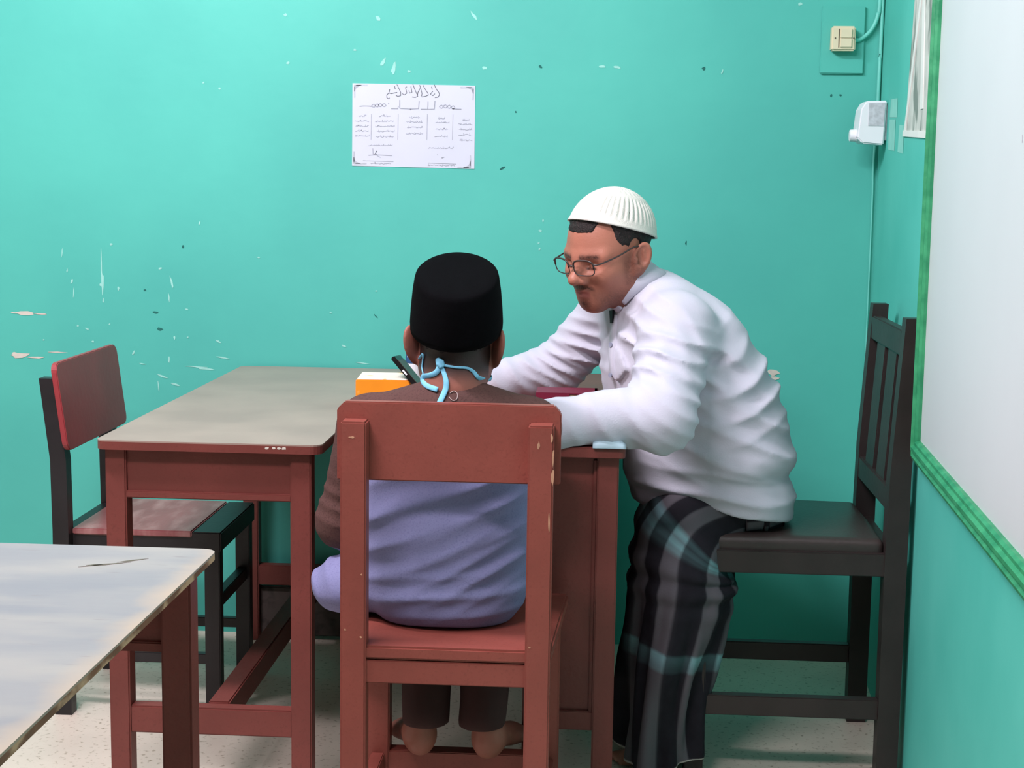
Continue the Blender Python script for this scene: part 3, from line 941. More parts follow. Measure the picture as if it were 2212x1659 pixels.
ph = empty('mobile_phone', (-0.40, 3.42, 0.765))
tag(ph, 'black phone leaning against the orange carton', 'phone')
u = np.array((-0.70, 0.10, 0.80)); u /= np.linalg.norm(u)
w_ = np.array((0.0, 0.99, 0.0)); w_ -= u * (w_ @ u); w_ /= np.linalg.norm(w_)
nrm = np.cross(u, w_)
b0 = np.array((-0.369, 3.425, 0.768))


def phb(u0, u1, w0, w1, n0, n1):
    return [b0 + u * a + w_ * b + nrm * c_ for c_ in (n0,) for a, b in ((u0, w0), (u1, w0), (u1, w1), (u0, w1))], [b0 + u * a + w_ * b + nrm * c_ for c_ in (n1,) for a, b in ((u0, w0), (u1, w0), (u1, w1), (u0, w1))]


bm = bmesh.new(); add_hexa(bm, *phb(0, 0.160, 0, 0.075, 0, 0.010)); bm_obj('phone_body', bm, MT['phone'], ph, bevel=0.002)
bm = bmesh.new(); add_hexa(bm, *phb(0.004, 0.146, 0.004, 0.071, -0.001, 0.001)); bm_obj('phone_back', bm, MT['screen'], ph)
bm = bmesh.new(); add_hexa(bm, *phb(0.108, 0.122, -0.0006, 0.001, 0.003, 0.007)); bm_obj('side_button', bm, MT['white'], ph)

bt = empty('small_bottle', (-0.456, 3.66, 0.765))
tag(bt, 'small white bottle with a dark blue band behind the boy', 'bottle')


def lathe(name, c, prof, m, parent, seg=24):
    V, Fc = [], []
    for r, z in prof:
        for k in range(seg):
            a = 2 * math.pi * k / seg
            V.append((c[0] + r * math.cos(a), c[1] + r * math.sin(a), c[2] + z))
    n = len(prof)
    for i in range(n - 1):
        for k in range(seg):
            Fc.append((i * seg + k, i * seg + (k + 1) % seg, (i + 1) * seg + (k + 1) % seg, (i + 1) * seg + k))
    Fc.append(list(range(seg))[::-1]); Fc.append([(n - 1) * seg + k for k in range(seg)])
    return raw(name, V, Fc, m, parent, smooth=False)


bc = (-0.456, 3.66, 0.765)
lathe('bottle_body', bc, [(0.017, 0), (0.019, 0.003), (0.019, 0.080), (0.018, 0.084)], MT['white'], bt)
lathe('bottle_band', bc, [(0.0192, 0.082), (0.0194, 0.084), (0.0194, 0.118), (0.018, 0.121)], MT['label'], bt)
lathe('bottle_print', bc, [(0.0195, 0.096), (0.0196, 0.097), (0.0196, 0.110), (0.0195, 0.111)], MT['white'], bt, 8)

bk = empty('book', (-0.07, 3.46, 0.765))
tag(bk, 'maroon book lying on the desk between the man\'s forearms', 'book')
box('lower_cover', (-0.150, -0.012, 3.410, 3.505, 0.765, 0.769), MT['maroon'], bk, 0.001)
box('page_block', (-0.146, -0.020, 3.413, 3.502, 0.769, 0.812), MT['pages'], bk, 0.001)
box('upper_cover', (-0.150, -0.012, 3.410, 3.505, 0.812, 0.816), MT['maroon'], bk, 0.001)
box('spine', (-0.020, -0.011, 3.410, 3.505, 0.765, 0.816), MT['maroon'], bk, 0.001)
for a, b_ in ((-0.150, -0.074), (-0.056, -0.012)):
    box('cover_flap', (a, b_, 3.4085, 3.414, 0.768, 0.815), MT['maroon'], bk, 0.0005)


V, Fc = [], []
nx = 9
for j in range(2):
    for i in range(nx):
        t = i / (nx - 1)
        z = 0.7655 + j * (0.006 + 0.017 * math.sin(math.pi * min(1, 0.12 + t * 0.86)))
        V.append((-0.018 + 0.066 * t, 2.992 + 0.016 * j, z))
for i in range(nx - 1):
    Fc.append((i, i + 1, nx + i + 1, nx + i))
o = raw('paper_slip', V, Fc, MT['bluepaper'], None, (0.0, 3.01, 0.766), smooth=True)
sm = o.modifiers.new('thickness', 'SOLIDIFY'); sm.thickness = 0.0012
tag(o, 'curled pale blue paper on the desk corner beneath the man\'s sleeve', 'paper')

# ================================================================== people


def frame(fwd, up):
    f = np.array(fwd, float); f /= np.linalg.norm(f)
    u = np.array(up, float); u -= f * (u @ f); u /= np.linalg.norm(u)
    l = np.cross(u, f)
    return np.stack([f, l, u])           # rows: forward, left, up


def hand_sdf(P, wrist, R, s=1.0, curl=0.35, side=1):
    """a relaxed hand lying palm down: rows of R = towards the fingers, thumb side, up"""
    q = rot_P(P, wrist, R)
    q = [q[0] / s, q[1] * side / s, q[2] / s]
    d = s_ell(q, (0.045, 0.0, 0.0), (0.055, 0.041, 0.016))
    d = smin(d, s_cap(q, (-0.03, 0, 0.002), (0.02, 0, 0.0), 0.026, 0.024), 0.02)
    for k, (y, L) in enumerate(((0.030, 0.070), (0.010, 0.079), (-0.010, 0.073), (-0.029, 0.056))):
        a = (0.085 - 0.006 * abs(k - 1), y, 0.004)
        b = (a[0] + L * 0.45, y * 1.25, 0.010 - curl * 0.01)
        c = (b[0] + L * 0.32, y * 1.3, b[2] - L * 0.22 * curl * 2)
        e = (c[0] + L * 0.20, y * 1.3, c[2] - L * 0.28 * curl * 2)
        d = smin(d, s_chain(q, [a, b, c, e], [0.0098, 0.0090, 0.0082, 0.0072], 0.004), 0.006)
    d = smin(d, s_chain(q, [(0.015, 0.030, -0.002), (0.045, 0.058, -0.004), (0.075, 0.066, -0.008)], [0.013, 0.0115, 0.009], 0.006), 0.010)
    return d * s


def foot_sdf(P, heel, R, s=1.0, side=1, ank=0.16):
    """rows of R = towards the toes, big-toe side, up; heel = point under the heel"""
    q = rot_P(P, heel, R)
    q = [q[0] / s, q[1] * side / s, q[2] / s]
    d = s_ell(q, (0.035, 0, 0.036), (0.038, 0.030, 0.036))
    d = smin(d, s_cap(q, (0.05, 0, 0.055), (0.155, 0.006, 0.026), 0.036, 0.028), 0.03)
    d = smin(d, s_ell(q, (0.165, 0.004, 0.022), (0.045, 0.044, 0.022)), 0.02)
    for k in range(5):
        y = 0.033 - k * 0.0165
        L = 0.055 - 0.007 * k
        d = smin(d, s_cap(q, (0.185, y * 0.9, 0.018), (0.185 + L - 0.012 * (k == 0), y, 0.012), 0.013 if k == 0 else 0.0095, 0.012 if k == 0 else 0.008), 0.006)
    d = smax(d, -(q[2] - 0.001), 0.006)
    d = smin(d, s_cap(q, (0.03, 0, 0.06), (0.027, 0, ank), 0.034, 0.035), 0.03)
    return d * s


# ------------------------------------------------------------------ the man in white
TB = (0.25, 3.42, 0.51)
HC = np.array((0.004, 3.395, 1.131))          # head centre
yaw, pit = math.radians(46), math.radians(15)
HF = np.array((-math.cos(yaw) * math.cos(pit), -math.sin(yaw) * math.cos(pit), -math.sin(pit)))
HU0 = np.array((-math.cos(yaw) * math.sin(pit), -math.sin(yaw) * math.sin(pit), math.cos(pit)))
HRm = frame(HF, HU0 + np.array((0.05, 0, 0)))
HS = 0.99


def head_loc(L):
    """local head coordinates -> world"""
    L = np.asarray(L, float) * HS
    return HC + L @ HRm


def f_head(q, eo=0.084, et=0.0085, es=0.88):
    cr = s_ell(q, (-0.012, 0, 0.042), (0.100, 0.077, 0.088))
    fc = s_ell(q, (0.034, 0, -0.026), (0.060, 0.063, 0.080))
    d = smin(cr, fc, 0.05)
    for s in (1, -1):
        d = smin(d, s_cap(q, (0.002, s * 0.050, -0.056), (0.058, s * 0.014, -0.088), 0.020, 0.019), 0.035)   # jaw
        d = smin(d, s_ell(q, (0.058, s * 0.041, -0.028), (0.028, 0.022, 0.020)), 0.03)                       # cheek
        d = smin(d, s_cap(q, (0.087, s * 0.012, 0.015), (0.067, s * 0.052, 0.015), 0.010, 0.009), 0.020)     # brow
    d = smin(d, s_ell(q, (0.067, 0, -0.091), (0.020, 0.021, 0.018)), 0.03)                                  # chin
    d = smin(d, s_ell(q, (0.073, 0, -0.060), (0.021, 0.029, 0.024)), 0.02)                                  # muzzle
    for s in (1, -1):
        d = smax(d, -s_ell(q, (0.103, s * 0.033, -0.004), (0.026, 0.021, 0.0125)), 0.014)                      # socket
        d = smin(d, s_ell(q, (0.0715, s * 0.032, -0.006), (0.0145, 0.0155, 0.0110)), 0.003)                    # closed-down eye
        d = smin(d, s_cap(q, (0.0855, s * 0.019, -0.010), (0.080, s * 0.046, -0.010), 0.0026, 0.0022), 0.003)  # lower lid / lash line
    d = smin(d, s_cap(q, (0.089, 0, 0.006), (0.114, 0, -0.027), 0.0085, 0.0115), 0.016)                      # nose ridge
    d = smin(d, s_ell(q, (0.113, 0, -0.029), (0.0135, 0.0125, 0.011)), 0.010)
    for s in (1, -1):
        d = smin(d, s_ell(q, (0.100, s * 0.0145, -0.034), (0.012, 0.0085, 0.009)), 0.008)
        d = smax(d, -s_ell(q, (0.108, s * 0.007, -0.043), (0.006, 0.004, 0.004)), 0.003)
    d = smin(d, s_ell(q, (0.0915, 0, -0.0590), (0.010, 0.021, 0.0055)), 0.006)                               # lips
    d = smin(d, s_ell(q, (0.0885, 0, -0.0705), (0.010, 0.018, 0.0062)), 0.006)
    d = smax(d, -s_cap(q, (0.103, -0.020, -0.0652), (0.103, 0.020, -0.0652), 0.0050, 0.0050), 0.004)
    for s in (1, -1):
        qy = q[1] - s * (eo - 0.5 * (q[0] + 0.008))
        qx = q[0] + 0.22 * (q[2] + 0.01)
        e = s_ell([qx, qy, q[2]], (-0.014, 0, -0.008), (0.023 * es, et, 0.038 * es))
        e = smax(e, -s_ell([qx, qy - s * 0.008, q[2]], (-0.011, 0, -0.004), (0.0155 * es, 0.0105, 0.027 * es)), 0.003)
        e = smin(e, s_cap([qx, qy, q[2]], (-0.015, 0, 0.010), (-0.020, 0, -0.012), 0.0028, 0.0028), 0.003)
        e = smin(e, s_ell([qx, qy, q[2]], (0.000, 0, -0.012), (0.006, 0.007, 0.007)), 0.005)
        e = smin(e, s_ell([qx, qy, q[2]], (-0.006, 0, -0.040 * es), (0.011, 0.007, 0.012)), 0.010)
        d = smin(d, e, 0.006)
    return d


def f_man_head(P):
    q = [v / HS for v in rot_P(P, HC, HRm)]
    d = f_head(q) * HS
    nk = s_chain(P, [head_loc((-0.02, 0, -0.05)), (0.075, 3.43, 1.04), (0.10, 3.445, 0.98)], [0.056, 0.062, 0.075], 0.03)
    return smin(d, nk, 0.03)


V1, Q1 = iso(f_man_head, (-0.16, 3.22, 0.93), (0.20, 3.58, 1.28), 0.0026)


# body under the clothes, arms, hands, legs and feet
SHN, ELN, WRN = (0.152, 3.270, 0.975), (0.116, 3.062, 0.818), (-0.135, 3.016, 0.800)
SHF, ELF, WRF = (0.020, 3.600, 0.985), (-0.110, 3.655, 0.842), (-0.265, 3.595, 0.812)
RHN = frame((-0.45, 0.89, -0.05), (0, 0, 1))
RHF = frame((-0.22, -0.97, -0.05), (0, 0, 1))


def f_man_low(P):
    d = s_chain(P, [(0.27, 3.44, 0.60), (0.20, 3.44, 0.80), (0.11, 3.44, 0.97)], [0.11, 0.11, 0.09], 0.05)
    for a, b, c in ((SHN, ELN, WRN), (SHF, ELF, WRF)):
        d = smin(d, s_chain(P, [a, b, c], [0.045, 0.036, 0.026], 0.02), 0.03)
    for s, y in ((1, 3.32), (-1, 3.46)):
        d = smin(d, s_chain(P, [(0.28, y + 0.02, 0.595), (0.150, y, 0.530), (0.170, y, 0.07)], [0.055, 0.045, 0.032], 0.02), 0.03)
        d = smin(d, foot_sdf(P, (0.226, y, 0.001), frame((-1, -0.1 * s, 0), (0, 0, 1)), 0.80, side=-s), 0.02)
    return d


V2, Q2 = iso(f_man_low, (-0.16, 2.99, -0.01), (0.45, 3.75, 1.06), 0.009)


def f_hands(P):
    return np.minimum(hand_sdf(P, (-0.158, 3.04, 0.794), RHN, 1.0, 0.3, -1), hand_sdf(P, (-0.285, 3.575, 0.794), RHF, 1.0, 0.3, 1))


V3, Q3 = iso(f_hands, (-0.42, 2.96, 0.75), (-0.06, 3.68, 0.86), 0.0034)
V = np.concatenate([V1, V2, V3]); Q = np.concatenate([Q1, Q2 + len(V1), Q3 + len(V1) + len(V2)])
man = raw('person', V, Q, MT['skin'], None, TB, smooth=True)
tag(man, 'man in pale grey shirt, white knit cap and glasses, leaning over the desk', 'person')
# beard, moustache, eyebrows, lips as pigment
q = (((V1 - HC) @ HRm.T) / HS)
x, y, z = q[:, 0], q[:, 1], q[:, 2]


def sst(a, b, v):
    t = np.clip((v - a) / (b - a), 0, 1)
    return t * t * (3 - 2 * t)


rnd = np.random.rand(len(V1))
gob = np.exp(-((y / 0.020) ** 2 + ((z + 0.090) / 0.017) ** 2)) * sst(0.04, 0.06, x)
mou = np.exp(-((z + 0.0495 + 0.006 * (y / 0.03) ** 2) / 0.0062) ** 2) * sst(0.036, 0.026, np.abs(y)) * sst(0.06, 0.08, x)
cornr = np.exp(-(((np.abs(y) - 0.029) / 0.006) ** 2 + ((z + 0.072) / 0.020) ** 2)) * sst(0.05, 0.07, x)
jawb = sst(-0.045, -0.088, z + 0.35 * (x - 0.03) * (x < 0.03) * 0) * sst(0.115, 0.06, x) * (np.abs(y) > 0.018)
side = sst(0.034, 0.012, np.abs(x - 0.008)) * sst(0.02, -0.01, z) * (np.abs(y) > 0.045) * sst(-0.10, -0.05, z)
brow = np.exp(-((z - 0.0185 + 0.10 * np.maximum(np.abs(y) - 0.035, 0)) / 0.0055) ** 2) * sst(0.008, 0.014, np.abs(y)) * sst(0.058, 0.048, np.abs(y)) * (x > 0.03)
lash = np.exp(-((z + 0.0095) / 0.0034) ** 2) * sst(0.014, 0.020, np.abs(y)) * sst(0.044, 0.038, np.abs(y)) * (x > 0.07)
hm = np.maximum.reduce([0.85 * gob, 0.8 * mou, 0.25 * cornr, 0.5 * jawb, 0.45 * side, 0.85 * brow, 0.9 * lash])
hm = np.clip(hm * (0.75 + 0.5 * rnd), 0, 0.95)
lip = np.exp(-((z + 0.066) / 0.010) ** 2) * sst(0.024, 0.018, np.abs(y)) * (x > 0.08)
zer = np.zeros(len(V2) + len(V3))
set_attr(man, 'hairmask', np.concatenate([hm, zer]))
set_attr(man, 'lip', np.concatenate([lip * 0.8, zer]))


# hair: a short layer over the skull, clear of the face
def f_hair(P):
    q = [v / HS for v in rot_P(P, HC, HRm)]
    d = s_ell(q, (-0.014, 0, 0.042), (0.106, 0.0815, 0.093)) - 0.0007 * (wob(q, 260, 1.0) + wob(q, 410, 2.0))
    # hairline: forehead high, dips at the sideburns and nape
    ay = np.abs(q[1])
    fore = 0.068 + 0.05 * np.clip((ay - 0.034) / 0.02, 0, 1) - q[2]
    # keep if above forehead line OR behind the sideburn line
    keep = np.minimum(fore, np.maximum(q[0] - 0.040 + 0.25 * np.maximum(0.03 - q[2], 0), -0.050 - q[2] + 0.35 * np.maximum(q[0] + 0.03, 0)))
    d = smax(d, keep, 0.006)
    # clear of the ear
    for s in (1, -1):
        d = smax(d, -s_ell([q[0], q[1] - s * 0.083, q[2]], (-0.008, 0, -0.006), (0.026, 0.020, 0.044)), 0.004)
    return d * HS


Vh, Qh = iso(f_hair, (-0.16, 3.24, 1.00), (0.18, 3.58, 1.28), 0.003)
raw('hair', Vh, Qh, MT['hair'], man, smooth=True)

# white knit cap: ribbed dome, rim tilted down to the back
cen = np.array((-0.017, 0, 0.038)); rad = np.array((0.114, 0.088, 0.104))
NT, NR = 240, 40
V, Fc, sl = [], [], []
for i in range(NR + 1):
    v = i / NR
    for k in range(NT):
        th = 2 * math.pi * k / NT
        el0 = 0.10 + 0.03 * math.cos(th)
        el = el0 + (math.pi / 2 - el0) * v
        rib = 0.5 + 0.5 * math.cos(th * 46)
        zone = max(0.0, min(1.0, (v - 0.10) / 0.06)) * max(0.0, min(1.0, (0.52 - v) / 0.08))
        zone2 = max(0.0, min(1.0, (v - 0.55) / 0.05)) * max(0.0, min(1.0, (0.97 - v) / 0.06))
        dent = 0.0050 * zone * (rib ** 5) + 0.0014 * zone2 * (0.5 + 0.5 * math.sin(th * 28 + v * 40)) * (0.5 + 0.5 * math.cos(v * 60))
        roll = 0.0025 * math.exp(-(v / 0.035) ** 2)
        r = 1.0 + (roll - dent) / 0.1 + 0.012 * math.sin(3 * th) * (1 - v)
        d = np.array((math.cos(el) * math.cos(th), math.cos(el) * math.sin(th), math.sin(el)))
        ct, st_ = math.cos(0.47), math.sin(0.47)
        d = np.array((d[0] * ct - d[2] * st_, d[1], d[0] * st_ + d[2] * ct))
        V.append(cen + rad * d * r)
        sl.append(zone * rib ** 5 * 0.9 + 0.25 * zone2 * (0.5 + 0.5 * math.sin(th * 28 + v * 40)) * (0.5 + 0.5 * math.cos(v * 60)))
for i in range(NR):
    for k in range(NT):
        a, b_ = i * NT + k, i * NT + (k + 1) % NT
        Fc.append((a, b_, b_ + NT, a + NT))
n0 = len(V)
for k in range(NT):                       # inside of the rim
    V.append(cen + (np.array(V[k]) - cen) * 0.955 ); sl.append(0)
for k in range(NT):
    Fc.append((k, n0 + k, n0 + (k + 1) % NT, (k + 1) % NT))
capo = raw('knit_cap', head_loc(np.array(V)), Fc, MT['cap'], man, smooth=True)

# glasses
gl = []


def hl(*p):
    return tuple(head_loc(p))


def lens_ring(s):
    pts = []
    cy, cz, w, h = s * 0.033, 0.000, 0.0255, 0.0175
    for k in range(25):
        a = 2 * math.pi * k / 24
        ca, sa = math.cos(a), math.sin(a)
        e = 0.62
        yy_ = cy + w * math.copysign(abs(ca) ** e, ca)
        zz_ = cz + h * math.copysign(abs(sa) ** e, sa)
        pts.append((0.119 - 0.20 * abs(yy_) - 0.10 * (0.0 - zz_), yy_, zz_))
    return pts


gparent = None
for s in (1, -1):
    ring = lens_ring(s)
    fr = tube('lens_rim', [hl(*p) for p in ring], 0.0013, MT['metal'], man, 6, sub=2)
    upper = [p for p in ring[:13]]
    tube('brow_bar', [hl(*p) for p in upper], 0.0021, MT['metal'], man, 6, sub=2)
    Vv = [hl(*p) for p in ring[:-1]] + [hl(p[0] - 0.0012, p[1], p[2]) for p in ring[:-1]]
    n = 24
    Fc = [list(range(n)), [n + k for k in range(n)][::-1]] + [(k, n + k, n + (k + 1) % n, (k + 1) % n) for k in range(n)]
    raw('lens', Vv, Fc, MT['lens'], man)
    tube('temple_arm', [hl(0.108, s * 0.0585, 0.008), hl(0.098, s * 0.069, 0.008), hl(0.05, s * 0.077, 0.012), hl(0.005, s * 0.0835, 0.020), hl(-0.012, s * 0.086, 0.018)], 0.0018, MT['metal'], man, 6)
tube('nose_bridge', [hl(0.1165, 0.009, 0.003), hl(0.1205, 0, 0.006), hl(0.1165, -0.009, 0.003)], 0.0015, MT['metal'], man, 6)


# shirt
T_f = [
    # centre, radius, across, wavelength, amplitude, warp, seed
    ((0.118, 3.09, 0.83), (0.085, 0.08, 0.08), (0.55, 0, 0.85), 0.030, 0.0133, 0.18, 1.0),     # near elbow
    ((0.135, 3.15, 0.93), (0.10, 0.10, 0.06), (0.25, 0.2, 1.0), 0.040, 0.0116, 0.22, 2.0),     # near upper arm
    ((0.06, 3.25, 0.98), (0.09, 0.10, 0.10), (0.75, 0.0, 0.75), 0.045, 0.0109, 0.25, 3.0),     # near armhole front
    ((0.00, 3.05, 0.81), (0.12, 0.08, 0.06), (0.9, 0, 0.45), 0.055, 0.0071, 0.20, 4.0),        # near forearm
    ((-0.11, 3.65, 0.85), (0.07, 0.10, 0.06), (0.5, 0, 0.85), 0.026, 0.0125, 0.15, 5.0),       # far elbow
    ((-0.06, 3.60, 0.91), (0.08, 0.12, 0.06), (0.15, 0, 1.0), 0.032, 0.0125, 0.15, 6.0),       # far upper arm
    ((-0.19, 3.62, 0.82), (0.08, 0.08, 0.05), (0.8, 0, 0.6), 0.040, 0.0078, 0.15, 7.0),        # far forearm
    ((0.26, 3.30, 0.76), (0.16, 0.14, 0.10), (0.35, 0, 0.94), 0.062, 0.0125, 0.16, 8.0),       # waist side
    ((0.34, 3.30, 0.84), (0.12, 0.14, 0.10), (-0.45, 0, 0.9), 0.055, 0.0116, 0.20, 9.0),       # back side
    ((0.20, 3.25, 0.90), (0.10, 0.12, 0.10), (0.6, 0, 0.8), 0.060, 0.0094, 0.25, 10.0),        # below shoulder
    ((0.26, 3.30, 0.62), (0.22, 0.14, 0.06), (0.06, 0, 1.0), 0.048, 0.0101, 0.12, 11.0),       # hem blousing
    ((0.03, 3.36, 0.90), (0.05, 0.10, 0.12), (1.0, 0.5, 0.1), 0.045, 0.0078, 0.15, 12.0),      # chest by the placket
]


def f_shirt(P):
    Y = (P[1] - 3.44) / 1.22 + 3.44
    Pq = [P[0] + (P[1] - 3.44) * 0.30, Y, P[2]]
    t = s_chain(Pq, [(0.248, 3.44, 0.60), (0.214, 3.44, 0.74), (0.178, 3.44, 0.84), (0.132, 3.44, 0.945), (0.098, 3.44, 1.005)], [0.168, 0.166, 0.154, 0.126, 0.074], 0.06)
    t = smin(t, s_ell(Pq, (0.190, 3.44, 0.915), (0.085, 0.13, 0.10)), 0.06)          # rounded upper back
    # shoulders slope
    t = smin(t, s_cap(P, SHN, (0.110, 3.43, 1.020), 0.072, 0.050), 0.05)
    t = smin(t, s_cap(P, SHF, (0.095, 3.45, 1.020), 0.066, 0.050), 0.05)
    a = s_chain(P, [SHN, ELN, (0.010, 3.050, 0.816), WRN], [0.080, 0.066, 0.051, 0.054], 0.03)
    b = s_chain(P, [SHF, ELF, WRF], [0.074, 0.058, 0.044], 0.03)
    d = smin(smin(t, a, 0.030), b, 0.030)
    # blouse: shirt hangs over the waist fold at the back
    d = d - 0.016 * gauss(P, (0.36, 3.40, 0.695), (0.10, 0.22, 0.028)) + 0.012 * gauss(P, (0.38, 3.38, 0.655), (0.14, 0.24, 0.016))
    d = d - folds(P, T_f) - 0.0012 * np.sin(P[0] * 60 + 4 * wob(P, 14, 4.0)) * np.sin(P[2] * 45 + 3.5 * wob(P, 11, 2.0))
    # sleeves rest on the desk top instead of sinking into it
    d = np.where(P[0] < 0.047, smax(d, 0.766 - P[2] - np.clip((3.004 - P[1]) * 12, 0, 0.2), 0.008), d)
    # open ends: hem, cuffs, neck
    hem = 0.560 + 0.036 * np.exp(-((P[0] - 0.22) / 0.10) ** 2) + 0.004 * np.sin(P[0] * 40)
    d = smax(d, hem - P[2], 0.006)
    d = smax(d, -(P[0] + 0.142) * 1.0 - 1.0 * (P[1] > 3.3), 0.004)
    d = smax(d, -(P[0] + 0.282) + 0.3 * (P[1] - 3.57), 0.004)
    nk = s_cap(P, (0.088, 3.435, 1.03), (0.0, 3.39, 1.14), 0.058, 0.058)
    return smax(d, -nk, 0.006)


Vs, Qs = iso(f_shirt, (-0.33, 2.94, 0.53), (0.46, 3.80, 1.14), 0.0052)
raw('shirt', Vs, Qs, MT['shirt'], man, smooth=True)

# stand collar
cA = np.array((0.074, 3.418, 1.046)); cB = head_loc((-0.015, 0, -0.055))
ax = cB - cA; ax /= np.linalg.norm(ax)
Rc = frame(HF, ax)
Rc = np.stack([Rc[0], Rc[1], Rc[2]])
NTc = 72
V, Fc = [], []
gap = 0.10
for (hh, rr_) in ((-0.014, 0.074), (0.018, 0.071), (0.055, 0.0720), (0.072, 0.0740), (0.072, 0.0705), (0.053, 0.0685), (0.012, 0.0675), (-0.014, 0.0690)):
    for k in range(NTc + 1):
        a = gap + (2 * math.pi - 2 * gap) * k / NTc
        fr_ = 0.5 + 0.5 * math.cos(a)
        h2 = hh * (1.0 - 0.45 * fr_) - 0.012 * fr_
        p = cA + ax * h2 + Rc[0] * math.cos(a) * rr_ * 1.03 + Rc[1] * math.sin(a) * rr_ * 0.98
        V.append(p)
npf = 8
for i in range(npf):
    for k in range(NTc):
        a, b_ = i * (NTc + 1) + k, ((i + 1) % npf) * (NTc + 1) + k
        Fc.append((a, a + 1, b_ + 1, b_))
Fc.append([i * (NTc + 1) for i in range(npf)]); Fc.append([i * (NTc + 1) + NTc for i in range(npf)][::-1])
raw('collar', V, Fc, MT['shirt'], man, smooth=True)

# placket, buttons, clip: laid on the traced shirt surface
fdir = np.array((0.80, 0.60, 0.0))
plk = []
for k in range(9):
    zz = 0.995 - 0.022 * k
    c0 = np.array((-0.045 + 0.010 * k * 0.3, 3.355 - 0.002 * k, zz))
    plk.append(trace(f_shirt, c0 - fdir * 0.12, fdir))
sdir = np.array((0.60, -0.80, 0.0))
V, Fc = [], []
for p in plk:
    for s in (-0.014, 0.014):
        a = trace(f_shirt, p + sdir * s - fdir * 0.03, fdir)
        V.append(a - fdir * 0.003)
for p in plk:
    for s in (-0.016, 0.016):
        V.append(p + sdir * s + fdir * 0.008)
n = len(plk)
for i in range(n - 1):
    Fc.append((2 * i, 2 * i + 1, 2 * i + 3, 2 * i + 2))
    Fc.append((2 * i, 2 * i + 2, 2 * n + 2 * i + 2, 2 * n + 2 * i))
    Fc.append((2 * i + 1, 2 * n + 2 * i + 1, 2 * n + 2 * i + 3, 2 * i + 3))
raw('placket', V, Fc, MT['shirt'], man, smooth=True)
for i in (3, 6):
    bm = bmesh.new()
    c0 = Vector(plk[i] - fdir * 0.005)
    bmesh.ops.create_cone(bm, cap_ends=True, segments=14, radius1=0.0055, radius2=0.0048, depth=0.003, matrix=Matrix.Translation(c0) @ Vector(fdir).to_track_quat('Z', 'Y').to_matrix().to_4x4())
    bm_obj('button', bm, MT['button'], man)
bm = bmesh.new()
c0 = plk[0] - fdir * 0.006 + np.array((0, 0, -0.004))
add_prism(bm, [c0 + sdir * a + np.array((0, 0, b_)) for a, b_ in ((-0.006, 0.012), (0.006, 0.014), (0.005, -0.014), (-0.002, -0.016))], -fdir * 0.003, fdir * 0.003)
bm_obj('shirt_clip', bm, MT['clip'], man)

# sarong: one cloth from the waist over the knees to the ankles
ctr = [(0.400, 3.43, 0.578), (0.360, 3.43, 0.582), (0.300, 3.43, 0.575), (0.250, 3.420, 0.560), (0.210, 3.40, 0.535), (0.187, 3.385, 0.485), (0.185, 3.375, 0.420), (0.174, 3.372, 0.340), (0.158, 3.370, 0.250), (0.148, 3.370, 0.160), (0.144, 3.370, 0.085), (0.144, 3.370, 0.030)]
tan = [(-1, 0, 0), (-1, 0, 0), (-1, 0, -0.02), (-1, 0, -0.30), (-0.8, 0, -0.65), (-0.45, 0, -0.9), (-0.15, 0, -1), (-0.16, 0, -1), (-0.15, 0, -1), (-0.08, 0, -1), (-0.05, 0, -1), (-0.02, 0, -1)]
rn = [0.050, 0.070, 0.070, 0.085, 0.108, 0.118, 0.114, 0.106, 0.096, 0.088, 0.088, 0.092]     # half thickness, front-to-back
ry = [0.120, 0.160, 0.165, 0.172, 0.185, 0.195, 0.198, 0.192, 0.186, 0.184, 0.186, 0.190]
NU, SUB = 140, 12
V, Fc, UV = [], [], []
n = len(ctr)
L = 0.0
rows_ = []
for i in range((n - 1) * SUB + 1):
    s = i / SUB
    k = min(int(s), n - 2); f_ = s - k

    def cr(A):
        p0, p1, p2, p3 = [np.array(A[max(0, min(n - 1, k + j))], float) for j in (-1, 0, 1, 2)]
        return 0.5 * ((2 * p1) + (-p0 + p2) * f_ + (2 * p0 - 5 * p1 + 4 * p2 - p3) * f_ ** 2 + (-p0 + 3 * p1 - 3 * p2 + p3) * f_ ** 3)
    c0, t0, a_, b_ = cr(ctr), cr(tan), float(cr(rn)), float(cr(ry))
    t0 /= np.linalg.norm(t0)
    rows_.append((c0, t0, a_, b_, s - 2))
arc = 0.0
for i, (c0, t0, a_, b_, s) in enumerate(rows_):
    if i: arc += np.linalg.norm(c0 - rows_[i - 1][0])
    lat = np.array((0, -1.0, 0))
    nf = np.cross(lat, t0)                 # front (away from the chair) direction
    nf = nf if nf[0] < 0 or nf[2] > 0 else -nf
    low = min(1.0, max(0.0, (s - 3.2) / 3.0))
    for k in range(NU):
        th = 2 * math.pi * k / NU
        e = 0.80
        ca, sa = math.cos(th), math.sin(th)
        u1, u2 = math.copysign(abs(ca) ** e, ca), math.copysign(abs(sa) ** e, sa)
        fold = low * (0.012 * math.sin(th * 5 + 1.2 + 0.6 * math.sin(s * 0.9)) + 0.008 * math.sin(th * 11 + s * 0.8) + 0.004 * math.sin(th * 17 - s)) \
            + (1 - low) * 0.004 * math.sin(th * 6 + s * 1.5) + 0.006 * math.exp(-((s - 3.8) / 0.7) ** 2) * math.sin(s * 9 + th * 2)
        p = c0 + nf * (a_ + fold) * u1 + lat * (b_ + fold) * u2
        if p[2] < 0.008: p[2] = 0.008 + 0.002 * math.sin(th * 9)
        p = p + np.array((0, 0, 0.020 * low * max(0, (s - 7.5) / 1.5) * (0.5 + 0.8 * math.sin(th * 2 + 2.6))))
        V.append(p)
        UV.append((th / (2 * math.pi), arc))
m_ = len(rows_)
